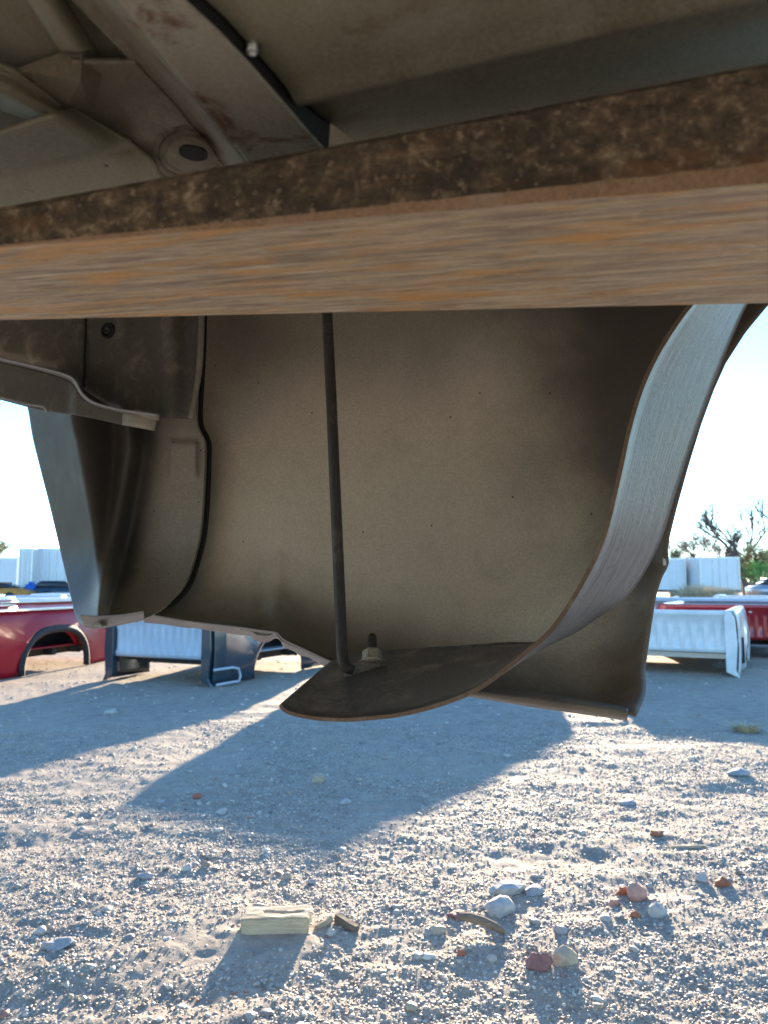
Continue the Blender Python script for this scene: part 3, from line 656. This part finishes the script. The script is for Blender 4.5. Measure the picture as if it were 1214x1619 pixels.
stone(1003, 1450, 15, 12, M['brick'], 'small orange brick crumb below the pink blocky stone', 'brick_piece', 'brick piece', seed=22)
stone(984, 1412, 16, 14, M['brick'], 'small orange brick crumb against the left of the pink blocky stone', 'brick_piece', 'brick piece', seed=23)
stone(970, 1428, 16, 13, M['rock_pink'], 'small pink pebble left of the pink blocky stone', seed=24)
stone(1141, 1398, 25, 14, M['brick'], 'dark red brick piece lying alone at the right', 'brick_piece', 'brick piece', seed=27, facets=True)
stone(1110, 1390, 17, 13, M['rock_white'], 'pale pebble left of the dark red brick piece', seed=29)
stone(1037, 1322, 22, 9, M['brick'], 'thin brick flake above the pale stick', 'brick_piece', 'brick piece', seed=30)
stone(1170, 1227, 34, 14, M['rock_grey'], 'flat grey slab stone farthest right at the shadow edge', seed=31, facets=True)
stone(992, 1270, 26, 8, M['rock_grey'], 'thin flat bluish stone in the sunlit middle', seed=33)
stone(693, 1474, 24, 14, M['rock_tan'], 'yellowish stone left of the dark curved stick', seed=35, facets=True)
stone(723, 1450, 26, 12, M['rock_maroon'], 'dull mauve stone above the yellowish stone', seed=36)
stone(728, 1515, 14, 11, M['brick'], 'rust red brick crumb below the dark curved stick', 'brick_piece', 'brick piece', seed=37)
stone(505, 1237, 20, 18, M['rock_tan'], 'upright tan stone standing in the shaded yard', seed=41, facets=True)
stone(547, 1272, 18, 8, M['rock_white'], 'flat white stone right of the upright tan stone in shade', seed=43)
stone(351, 1287, 18, 10, M['rock_white'], 'pale stone at the sunlit edge of the shade', seed=45)
stone(312, 1261, 14, 10, M['brick'], 'red brick crumb at the corner of the shade', 'brick_piece', 'brick piece', seed=46)
stone(92, 1497, 36, 16, M['rock_grey'], 'broad grey stone half sunk in the ground at the lower left', seed=47)
stone(232, 1384, 22, 12, M['rock_grey'], 'small blue grey stone left of centre in sunlight', seed=48)
stone(176, 1129, 18, 11, M['rock_white'], 'pale stone in the shaded yard left of the sunlit spike', seed=49)
stone(455, 1388, 18, 12, M['rock_tan'], 'tan stone above the sawn wood block', seed=51, facets=True)
stone(800, 1196, 14, 7, M['rock_white'], 'small white stone on the right edge of the shade', seed=52)
stone(495, 1395, 16, 10, M['rock_grey'], 'grey pebble right of the tan stone above the wood block', seed=53)
stone(524, 1481, 14, 12, M['rock_white'], 'white pebble between wood block and wood splinter', seed=54)
stone(886, 1478, 22, 13, M['rock_grey'], 'dull grey stone above the large tan stone', seed=55, facets=True)

def block(name, px, py, w, d, h, rz, m, label, cat, tilt=0.0, bev=0.004, split=False):
    c = PG(px, py); bm = bmesh.new(); bmesh.ops.create_cube(bm, size=1)
    for v in bm.verts: v.co = Vector((v.co.x * w, v.co.y * d, v.co.z * h))
    bmesh.ops.bevel(bm, geom=bm.edges[:], offset=bev, segments=2, affect='EDGES')
    bmesh.ops.subdivide_edges(bm, edges=[e for e in bm.edges if e.calc_length() > w * 0.3], cuts=14, use_grid_fill=True)
    for v in bm.verts:
        n_ = noise.noise(Vector((v.co.x * 30, v.co.y * 60, v.co.z * 60 + px)))
        v.co += Vector((0.004 * n_ if abs(v.co.x) > w * 0.45 else 0, 0.0015 * n_, 0.002 * n_))
        if split and v.co.z > h * 0.4 and abs(v.co.y + d * 0.05 * math.sin(v.co.x * 40)) < 0.006 and -0.2 * w < v.co.x < 0.4 * w: v.co.z -= 0.006
    o = from_bm(name, bm, m, None, False); o.location = (c.x, c.y, gz(c.x, c.y) + h * 0.42); o.rotation_euler = (0, tilt, rz)
    return tag(o, label, cat)
block('wood_block', 438, 1472, 0.185, 0.082, 0.046, R(2), M['wood'], 'sawn pale wooden block lying on the gravel', 'wood block', split=True)
block('wood_splinter', 549, 1468, 0.085, 0.022, 0.026, R(-42), M['wood_old'], 'dark broken wood splinter right of the sawn wooden block', 'wood splinter', R(8), 0.003)
block('wood_splinter', 513, 1467, 0.055, 0.012, 0.014, R(40), M['wood'], 'small pale wood splinter touching the right end of the wooden block', 'wood splinter', R(-10), 0.002)
block('wood_splinter', 1088, 1340, 0.135, 0.014, 0.012, R(2), M['wood'], 'thin pale stick lying level above the pink stones', 'stick', 0, 0.003)
c = PG(762, 1478)
o = tube('stick', [Vector((c.x + a, c.y + b, gz(c.x, c.y) + z)) for a, b, z in ((-0.062, 0.025, 0.036), (-0.03, 0.018, 0.036), (0.0, 0.004, 0.033), (0.03, -0.012, 0.026), (0.055, -0.03, 0.018))], [0.010, 0.0125, 0.012, 0.0115, 0.008], M['wood_old'], None, 12)
tag(o, 'dark curved weathered stick on the gravel left above the large tan stone', 'stick')

def tuft(name, c, n, h, spread, m, label, cat, wid=0.004):
    V = []; Fc = []
    for k in range(n):
        a = random.uniform(0, 2 * math.pi); r = spread * random.random() ** 0.7; b = Vector((r * math.cos(a) * 0.6, r * math.sin(a) * 0.6, 0))
        t = Vector((r * math.cos(a) * 1.5 + random.gauss(0, spread * 0.3), r * math.sin(a) * 1.5, h * random.uniform(0.4, 1.0))); w1 = Vector((wid * math.cos(a + 1.5), wid * math.sin(a + 1.5), 0))
        md = b.lerp(t, 0.5) + Vector((0, 0, h * 0.12)); i = len(V)
        V += [b - w1, b + w1, md - w1 * .7, md + w1 * .7, t]; Fc += [(i, i + 1, i + 3, i + 2), (i + 2, i + 3, i + 4)]
    o = obj(name, V, Fc, m, None, False); o.location = c
    return tag(o, label, cat)
c = PG(1178, 1156); c.z = gz(c.x, c.y)
tuft('dry_grass_clump', c, 200, 0.07, 0.11, M['straw'], 'dry straw coloured grass clump glowing at the right shadow edge', 'dry grass clump')

# ------------------------------------------------------------------ pickup beds standing on the yard
def grid_obj(name, P, nu, nv, m, parent, thick=None, smooth=True):
    o = obj(name, P, [(j * nu + i, j * nu + i + 1, (j + 1) * nu + i + 1, (j + 1) * nu + i) for j in range(nv - 1) for i in range(nu - 1)], m, parent, smooth)
    if thick: s = o.modifiers.new('thickness', 'SOLIDIFY'); s.thickness = thick; s.offset = 0
    return o
def box_obj(name, lo, hi, m, parent, bev=0.01, smooth=False):
    bm = bmesh.new(); bmesh.ops.create_cube(bm, size=1)
    for v in bm.verts: v.co = Vector([lo[k] + (hi[k] - lo[k]) * (v.co[k] + 0.5) for k in range(3)])
    if bev: bmesh.ops.bevel(bm, geom=bm.edges[:], offset=min(bev, 0.45 * min(abs(hi[k] - lo[k]) for k in range(3))), segments=2, affect='EDGES')
    return from_bm(name, bm, m, parent, smooth)
def yard_bed(loc, az, label, paint, inner, width=1.5, length=2.4, h=0.70, arch_c=1.2, arch_r=0.46, arch_h=0.44, flare=False, cap=None, head=True, group=None, slot=False, detail=True, loop=False):
    t = thing('pickup_bed', label, 'pickup bed', (loc[0], loc[1], loc[2] if len(loc) > 2 else gz(loc[0], loc[1]) - 0.01), -az, group)
    def bot(y):
        q = (y - arch_c) / arch_r
        return 0.02 + (arch_h * max(0, 1 - abs(q) ** 2.6) ** 0.5 if abs(q) < 1 else 0.0)
    ys = sorted(set(list(np.linspace(0, length, 14)) + list(arch_c + arch_r * np.sin(np.linspace(-1.5707, 1.5707, 26)))))
    for sgn, x0 in ((1, 0.0), (-1, -width)):
        P = []; nz = 12
        for k in range(nz):
            for y in ys:
                b = bot(y); z = b + (h - b) * k / (nz - 1); q = z / h
                near = math.hypot((y - arch_c) / (arch_r * 1.5), max(0, z) / (arch_h * 1.45)); fl = 0.035 * max(0, 1 - abs(near - 0.82) / 0.25) if arch_r else 0
                x = x0 + sgn * (0.045 * math.sin(math.pi * min(1, q * 0.62 + 0.18)) - 0.05 * max(0, q - 0.9) * 10 * 0.5 + fl - 0.06)
                P.append((x, y, z))
        # top rail and inner wall
        nu = len(ys)
        for (dx, z) in ((-0.085, h + 0.004), (-0.145, h - 0.004), (-0.155, h - 0.05), (-0.10, h - 0.07), (-0.105, 0.27)):
            for y in ys: P.append((x0 + sgn * dx, y, max(z, bot(y) if z < h - 0.1 else 0)))
        grid_obj('side_panel', P, nu, nz + 5, paint, t, 0.012)
        if detail:
            V = []
            q_ = np.linspace(-0.995, 0.995, 34)
            fm = M['black'] if flare else paint
            prof = [(0.0, -0.01), (0.035, -0.02), (0.055, 0.015), (0.03, 0.07)] if flare else [(0.0, -0.01), (0.012, -0.008), (0.014, 0.01), (0.0, 0.02)]
            for (ox, oz) in prof:
                for a in np.linspace(0, math.pi, 34):
                    yy = arch_c - (arch_r + oz) * math.copysign(abs(math.cos(a)) ** 0.77, math.cos(a)); zz = 0.02 + (arch_h + oz) * abs(math.sin(a)) ** 0.77
                    V.append((x0 + sgn * (ox - 0.018), yy, zz))
            grid_obj('wheel_flare', V, 34, len(prof), fm, t, 0.008)
            # wheel house
            V = []
            for dx in (-0.09, -0.26):
                for a in np.linspace(0, math.pi, 20):
                    V.append((x0 + sgn * dx, arch_c - (arch_r + 0.02) * math.copysign(abs(math.cos(a)) ** 0.77, math.cos(a)), 0.17 + (arch_h - 0.13) * abs(math.sin(a)) ** 0.77))
            V += [(x0 + sgn * -0.26, v[1], 0.17) for v in V[20:40]]
            grid_obj('wheel_house', V, 20, 3, M['black'], t, 0.01)
        if cap: box_obj('rail_cap', (x0 + min(0, sgn * -0.16) - 0.0, 0, h + 0.006), (x0 + max(0, sgn * -0.16), length, h + 0.024), cap, t, 0.008)
        # end post at the near end
        bm = bmesh.new(); pf = [(-0.02, 0.0), (-0.055, h * 0.12), (-0.03, h * 0.5), (-0.045, h * 0.9), (-0.08, h)]
        vs = []
        for yy in (-0.035, 0.045):
            vs.append([bm.verts.new((x0 + sgn * (px_ + 0.0), yy, z)) for px_, z in pf] + [bm.verts.new((x0 + sgn * -0.15, yy, z)) for px_, z in reversed([(0, 0.06), (0, h * .12), (0, h * .5), (0, h * .9), (0, h - .01)])])
        m_ = len(vs[0])
        bm.faces.new(vs[0]); bm.faces.new(list(reversed(vs[1])))
        for k in range(m_): bm.faces.new([vs[0][k], vs[1][k], vs[1][(k + 1) % m_], vs[0][(k + 1) % m_]])
        bmesh.ops.recalc_face_normals(bm, faces=bm.faces); bmesh.ops.bevel(bm, geom=[e for e in bm.edges], offset=0.006, segments=1, affect='EDGES')
        from_bm('end_post', bm, paint, t)
    xi0, xi1 = -width + 0.10, -0.10
    if head:                                   # ribbed front wall
        nx = 150; P = []
        for z, dy in ((0.25, 0.03), (0.265, 0), (0.30, 0), (0.33, 1), (h - 0.19, 1), (h - 0.16, 0), (h - 0.06, 0), (h - 0.045, -0.02), (h - 0.005, -0.025), (h, 0.01), (h - 0.01, 0.05), (h - 0.06, 0.05)):
            for i in range(nx):
                u = i / (nx - 1); x = xi0 + (xi1 - xi0) * u
                y = 0.012 + (0.016 * (1 - abs(2 * ((u * 13) % 1) - 1) * 1.0 > 0.5) if dy == 1 else (0 if dy in (0, 1) else dy))
                P.append((x, y, z))
        grid_obj('head_panel', P, nx, 12, inner, t, 0.01)
        if detail:
            for u in (0.25, 0.8): box_obj('head_latch', (xi0 + (xi1 - xi0) * u - 0.02, -0.012, h - 0.105), (xi0 + (xi1 - xi0) * u + 0.02, 0.004, h - 0.085), M['silver'], t, 0.004)
    nx = 60; P = []
    for y in np.linspace(0.05, length, 8):
        for i in range(nx):
            u = i / (nx - 1); P.append((xi0 + (xi1 - xi0) * u, y, 0.27 + 0.010 * (int(u * 22) % 2)))
    grid_obj('bed_floor', P, nx, 8, inner, t, 0.012)
    if detail:
        for yy in (0.35, 0.95, 1.6, 2.15):
            if yy < length: box_obj('cross_member', (xi0 + 0.05, yy - 0.05, 0.17), (xi1 - 0.05, yy + 0.05, 0.255), M['black'] if paint is not M['white'] else M['silver'], t, 0.01)
    if slot:
        box_obj('lamp_opening', (-0.035, 0.42, 0.10), (0.012, 0.50, 0.42), M['black'], t, 0.02)
    if loop:
        tube('bumper_loop', [t_ for t_ in ((0.0, -0.02, 0.17), (0.02, 0.25, 0.17), (0.03, 0.33, 0.15), (0.03, 0.36, 0.08), (0.03, 0.34, 0.03), (0.02, 0.0, 0.03))], 0.013, M['liner_blue'], t, 10)
    return t
GB = 'pickup beds standing on the yard'
yard_bed((-4.02, 7.2), R(11), 'red pickup bed with black wheel flare and pale rail cap, nearest at the left', M['red'], M['red'], 1.7, 2.75, 0.70, 1.42, 0.58, 0.45, flare=True, cap=M['silver'], group=GB)
yard_bed((-1.60, 7.15), R(25), 'navy pickup bed with ribbed grey front wall facing the camera, left of the brace rod', M['navy'], M['liner_blue'], 1.42, 2.5, 0.70, 1.12, 0.48, 0.44, group=GB, loop=True)
yard_bed((3.76, 7.9), R(28), 'white pickup bed with ribbed end wall facing the camera, nearest at the right', M['white'], M['white'], 1.75, 2.3, 0.70, 1.45, 0.42, 0.4, group=GB, slot=True)
yard_bed((5.28, 9.9), R(28), 'red pickup bed right behind the white one', M['red2'], M['red2'], 1.6, 2.3, 0.72, 1.3, 0.45, 0.42, group=GB, cap=None)
yard_bed((6.9, 12.9), R(28), 'plum pickup bed behind the red one at the right', M['purple'], M['silver'], 2.6, 2.3, 0.74, group=GB, detail=False)
yard_bed((8.7, 16.0), R(28), 'white pickup bed in the far row at the right, behind the plum one', M['white'], M['white'], 3.0, 2.3, 0.72, group=GB, detail=False)
yard_bed((6.6, 16.8), R(24), 'white pickup bed in the far row beside the panel edge', M['white'], M['silver'], 1.9, 2.3, 0.72, group=GB, detail=False)
yard_bed((10.4, 19.0), R(30), 'silver pickup bed farthest at the right', M['silver'], M['white'], 1.9, 2.3, 0.74, group=GB, detail=False)
yard_bed((-5.6, 9.8), R(11), 'second red pickup bed behind the red one with the flare', M['red2'], M['red2'], 1.7, 3.2, 0.72, group=GB, detail=False, cap=M['silver'])
yard_bed((-7.2, 13.0), R(14), 'white pickup bed behind the two red ones at the left', M['white'], M['silver'], 1.8, 3.0, 0.74, group=GB, detail=False)
yard_bed((-9.4, 17.5), R(14), 'silver pickup bed in the far row at the left', M['silver'], M['white'], 2.2, 3.0, 0.74, group=GB, detail=False)
yard_bed((-8.0, 21.0), R(16), 'white pickup bed farthest back at the left', M['white'], M['white'], 2.4, 3.0, 0.76, group=GB, detail=False)
# a pair of stacked beds, added unseen behind the raised panel to cast the yard shadow
yard_bed((0.78, 9.35), R(34), 'dark pickup bed standing under another one, unseen, added for its shadow', M['navy'], M['black'], 1.25, 2.5, 0.62, arch_h=0.001, group=GB, detail=False)
yard_bed((0.78, 9.35, 0.60), R(34), 'dark pickup bed stacked on top of another one, unseen, added for its shadow', M['navy'], M['black'], 1.25, 2.5, 0.62, arch_h=0.001, group=GB, detail=False)

# ------------------------------------------------------------------ trailers
def trailer(x0, x1, y, yl, zb_, zt, label, azr=0.0):
    w_ = x1 - x0; t = thing('box_trailer', label, 'trailer', (x0, y, 0), azr, 'white box trailers at the back of the yard')
    nx = 50; P = []
    # ribbed body: front, right and left walls plus roof
    out = [(0, 0), (w_, 0), (w_, yl), (0, yl)]
    bm = bmesh.new(); bot_, top_ = [], []
    pts = []
    for a, b in ((0, 1), (1, 2), (2, 3), (3, 0)):
        p, q = Vector(out[a]), Vector(out[b]); n_ = 24; nn = Vector(((q - p).y, -(q - p).x)).normalized()
        for k in range(n_):
            o_ = 0.012 if k % 2 and 0 < k < n_ - 1 else 0
            pts.append(p.lerp(q, k / n_) + nn * o_)
    for p in pts: bot_.append(bm.verts.new((p.x, p.y, zb_))); top_.append(bm.verts.new((p.x, p.y, zt)))
    n_ = len(pts)
    for k in range(n_): bm.faces.new([bot_[k], bot_[(k + 1) % n_], top_[(k + 1) % n_], top_[k]])
    bm.faces.new(top_); bm.faces.new(list(reversed(bot_)))
    from_bm('body', bm, M['box_white'], t)
    box_obj('frame_rail', (0.05, -0.03, zb_ - 0.12), (w_ - 0.05, yl, zb_ - 0.005), M['black'], t, 0.01)
    box_obj('roof_rail', (-0.03, -0.03, zt - 0.12), (w_ + 0.03, 0.02, zt + 0.02), M['silver'], t, 0.01)
    for xx in (0.0, w_ - 0.12): box_obj('corner_post', (xx, -0.05, zb_ - 0.05), (xx + 0.12, -0.013, zt - 0.13), M['silver'], t, 0.01)
    for xx in (w_ * 0.5 - 0.03, w_ * 0.32, w_ * 0.68): box_obj('lock_rod', (xx, -0.045, zb_ + 0.05), (xx + 0.05, -0.013, zt - 0.15), M['silver'], t, 0.01)
    for xx in (w_ * 0.2, w_ * 0.8):
        for yy in (0.6,):
            V, Fc = tube(None, [Vector((xx - 0.15, yy, 0.48)), Vector((xx + 0.15, yy, 0.48))], 0.48, None, None, 20)
            obj('wheel', V, Fc, M['black'], t)
    return t
def X(px, y): return (px - 607) / F_PX * y * 1.005
trailer(X(-60, 56), X(33, 56), 56, 9, 1.05, 3.15, 'low white box trailer at the far left edge')
trailer(X(34, 50), X(57, 50), 50, 8, 0.95, 3.55, 'narrow end of the tall white trailer with shaded side, left yard')
trailer(X(57.5, 51), X(130, 51), 51, 9, 0.95, 3.6, 'tall white box trailer just left of the raised bed')
trailer(X(1000, 52), X(1077, 52), 52, 9, 0.75, 2.95, 'white box trailer beside the edge of the raised panel', R(-6))
trailer(X(1101, 50), X(1163, 50), 50, 8, 0.75, 2.95, 'white box trailer in front of the bare trees at the right', R(-3))
o = box_obj('tarp_bundle', (X(44, 47), 47, 0.4), (X(56, 47), 47.8, 1.25), M['tarp'], None, 0.15, True); tag(o, 'bright blue plastic tank at the foot of the tall trailer', 'tank')
for v in o.data.vertices: v.co += Vector((0.12, 0.1, 0.08)) * noise.noise(v.co * 2)
o.name = 'plastic_tank'
def vehicle(px, y, L, label, paint, rz=0.0, h=1.35):
    t = thing('parked_car', label, 'car', (X(px, y), y, 0), rz)
    prof = [(-.5, .3), (-.5, .62), (-.36, .68), (-.22, 1.0), (.14, 1.0), (.32, .70), (.49, .62), (.5, .3)]
    for nm, dy, pf, mm in (('body', 0.85, [(-.5, .22), (-.5, .6), (-.34, .68), (.34, .70), (.49, .60), (.5, .22)], paint), ('cabin', 0.72, [(-.34, .68), (-.22, .96), (.13, .96), (.33, .68)], M['glass']), ('roof', 0.70, [(-.24, .955), (-.2, 1.0), (.11, 1.0), (.15, .955)], paint)):
        bm = bmesh.new(); A_ = [[bm.verts.new((a * L, s * dy, b * h)) for a, b in pf] for s in (-1, 1)]
        k_ = len(pf); bm.faces.new(A_[0]); bm.faces.new(list(reversed(A_[1])))
        for k in range(k_): bm.faces.new([A_[0][k], A_[1][k], A_[1][(k + 1) % k_], A_[0][(k + 1) % k_]])
        bmesh.ops.recalc_face_normals(bm, faces=bm.faces); bmesh.ops.bevel(bm, geom=bm.edges[:], offset=0.05, segments=2, affect='EDGES'); from_bm(nm, bm, mm, t, True)
    for a in (-.31, .31):
        for s in (-1, 1):
            V, Fc = tube(None, [Vector((a * L, s * 0.66, .32)), Vector((a * L, s * 0.88, .32))], 0.32, None, None, 18); obj('wheel', V, Fc, M['black'], t)
    return t
vehicle(1226, 54, 4.6, 'light blue silver car parked at the far right below the bushes', M['silver'], R(12), 1.6)
vehicle(98, 49, 4.3, 'dark car parked below the tall white trailer', M['navy'], R(4), 1.35)
vehicle(4, 47, 4.2, 'orange car parked at the far left edge', M['orange'], R(-5), 1.25)
# vehicle(1175, 44, 4.5, 'pale car parked before the olive bushes', M['white'], R(8), 1.3)

# ------------------------------------------------------------------ trees and scrub
def limbs(segs, p, d, L, r, depth, spread=0.55, up=0.15):
    n = 3; q = p.copy(); dd = d.copy()
    pts = [q.copy()]
    for k in range(n):
        dd = (dd + Vector((random.gauss(0, .13), random.gauss(0, .13), random.gauss(0, .08) + up * 0.3))).normalized(); q = q + dd * (L / n); pts.append(q.copy())
    segs.append((pts, r, r * 0.62))
    if depth <= 0: return
    for k in range(random.choice((2, 3, 3))):
        a = random.uniform(0, 2 * math.pi); side = Vector((math.cos(a), math.sin(a), 0.15))
        nd = (dd + side * random.uniform(spread * 0.6, spread * 1.3)).normalized()
        limbs(segs, pts[random.choice((2, 3, 3))], nd, L * random.uniform(0.62, 0.82), r * 0.64, depth - 1, spread, up)
def tree_mesh(segs, seg=6):
    V = []; Fc = []
    for pts, r0, r1 in segs:
        n_ = len(pts); rr = [r0 + (r1 - r0) * i / (n_ - 1) for i in range(n_)]
        v, f = tube(None, pts, rr, None, None, seg, False); b = len(V); V += v; Fc += [tuple(k + b for k in q) for q in f]
    return V, Fc
def tree(px, y, h, label, leaf=None, dens=2200, crown=(2.5, 2.2), depth=5, trunk_r=None, group='bare and autumn trees behind the yard', name='tree', leaf_s=0.13, lift=0.55):
    t = thing(name, label, 'tree', (X(px, y), y, 0), 0, group)
    segs = []; limbs(segs, Vector((0, 0, 0)), Vector((random.gauss(0, .05), 0, 1)), h * (0.36 if depth > 4 else 0.13), trunk_r or h * 0.022, depth, 0.55 if depth > 4 else 1.0)
    top = max(p.z for s in segs for p in s[0]); k = h / top
    segs = [([p * k for p in s[0]], s[1], s[2]) for s in segs]
    V, Fc = tree_mesh(segs); obj('trunk', V, Fc, M['bark'], t)
    if leaf:
        tips = [s[0][-1] for s in segs if s[1] < (trunk_r or h * 0.022) * 0.35]
        V = []; Fc = []
        for q in range(dens):
            c_ = random.choice(tips) + Vector((random.gauss(0, .32), random.gauss(0, .32), random.gauss(0, .28))) * (h / (8 if depth > 4 else 3.6))
            a = Vector((random.gauss(0, 1), random.gauss(0, 1), random.gauss(0, 1))).normalized(); b = a.orthogonal().normalized(); s_ = leaf_s * random.uniform(0.6, 1.5); i = len(V)
            V += [c_, c_ + a * s_ + b * s_ * .5, c_ + a * s_ * 2, c_ + a * s_ - b * s_ * .5]; Fc.append((i, i + 1, i + 2, i + 3))
        obj('crown', V, Fc, leaf, t, False)
    return t
tree(1172, 80, 11.5, 'tall bare tree behind the right trailer', depth=6, trunk_r=0.34)
tree(1148, 86, 9.5, 'slim bare tree left of the tall bare one', depth=5)
tree(1210, 84, 9.5, 'bare tree at the right picture edge', depth=6)
tree(1118, 82, 7.6, 'reddish brown autumn tree above the right trailer', M['leaf_brown'], 1900, leaf_s=0.1)
tree(1138, 88, 6.4, 'low brown autumn tree between the bare trunks', M['leaf_brown'], 1500)
tree(1084, 84, 6.4, 'olive tree above the gap between the two right trailers', M['leaf_olive'], 1300, leaf_s=0.1)
tree(1066, 92, 6.0, 'thin olive tree beside the raised panel edge', M['leaf_olive'], 1200)
tree(1196, 70, 5.0, 'yellowing bush tree right of the bare trunk', M['leaf_gold'], 1800, depth=5, leaf_s=0.1)
tree(1192, 72, 3.2, 'low olive bush tree at the foot of the bare trunk', M['leaf_olive'], 3200, depth=4)
tree(1226, 68, 4.6, 'dense olive bush tree at the far right', M['leaf_olive'], 1500, depth=5, leaf_s=0.1)
tree(1206, 60, 2.9, 'bright green bush below the yellowing tree', M['leaf_green'], 1100, depth=4, leaf_s=0.1)
tree(-26, 110, 8.5, 'olive gold tree at the far left edge', M['leaf_gold'], 2600)
for i, (px, y, sz, n_) in enumerate(((1092, 44, 0.9, 900), (1118, 40, 0.8, 800), (1140, 42, 0.7, 700), (1072, 43, 0.7, 600))):
    c = Vector((X(px, y), y, 0.0))
    tuft('dry_weed_patch', c, n_, 1.25 - 0.12 * i, sz * 1.0, M['straw'], ['tall dry weeds between the two right trailers', 'dry weeds below the right trailer', 'dry weeds at the right end of the right trailer', 'dry weeds at the edge of the raised panel'][i], 'dry weeds', 0.02)
# distant ground rise / tree line beyond the yard
V = []; Fc = []
for q in range(26000):
    a = R(random.uniform(-50, 50)); r_ = random.uniform(150, 190); hh = 2.2 + 1.6 * noise.noise(Vector((a * 14, 0, 0))) + 0.8 * noise.noise(Vector((a * 60, 2, 0)))
    c_ = Vector((r_ * math.sin(a), r_ * math.cos(a), hh * random.random() ** 0.6)); d_ = Vector((random.gauss(0, 1), random.gauss(0, 1), random.gauss(0, 1))).normalized(); b = d_.orthogonal().normalized(); s_ = random.uniform(.3, .9); i = len(V)
    V += [c_, c_ + d_ * s_ + b * s_ * .5, c_ + d_ * s_ * 2, c_ + d_ * s_ - b * s_ * .5]; Fc.append((i, i + 1, i + 2, i + 3))
o = obj('far_woods', V, Fc, M['leaf_olive'], None, False); o['kind'] = 'stuff'; tag(o, 'low hazy line of far woods on the horizon', 'woods')
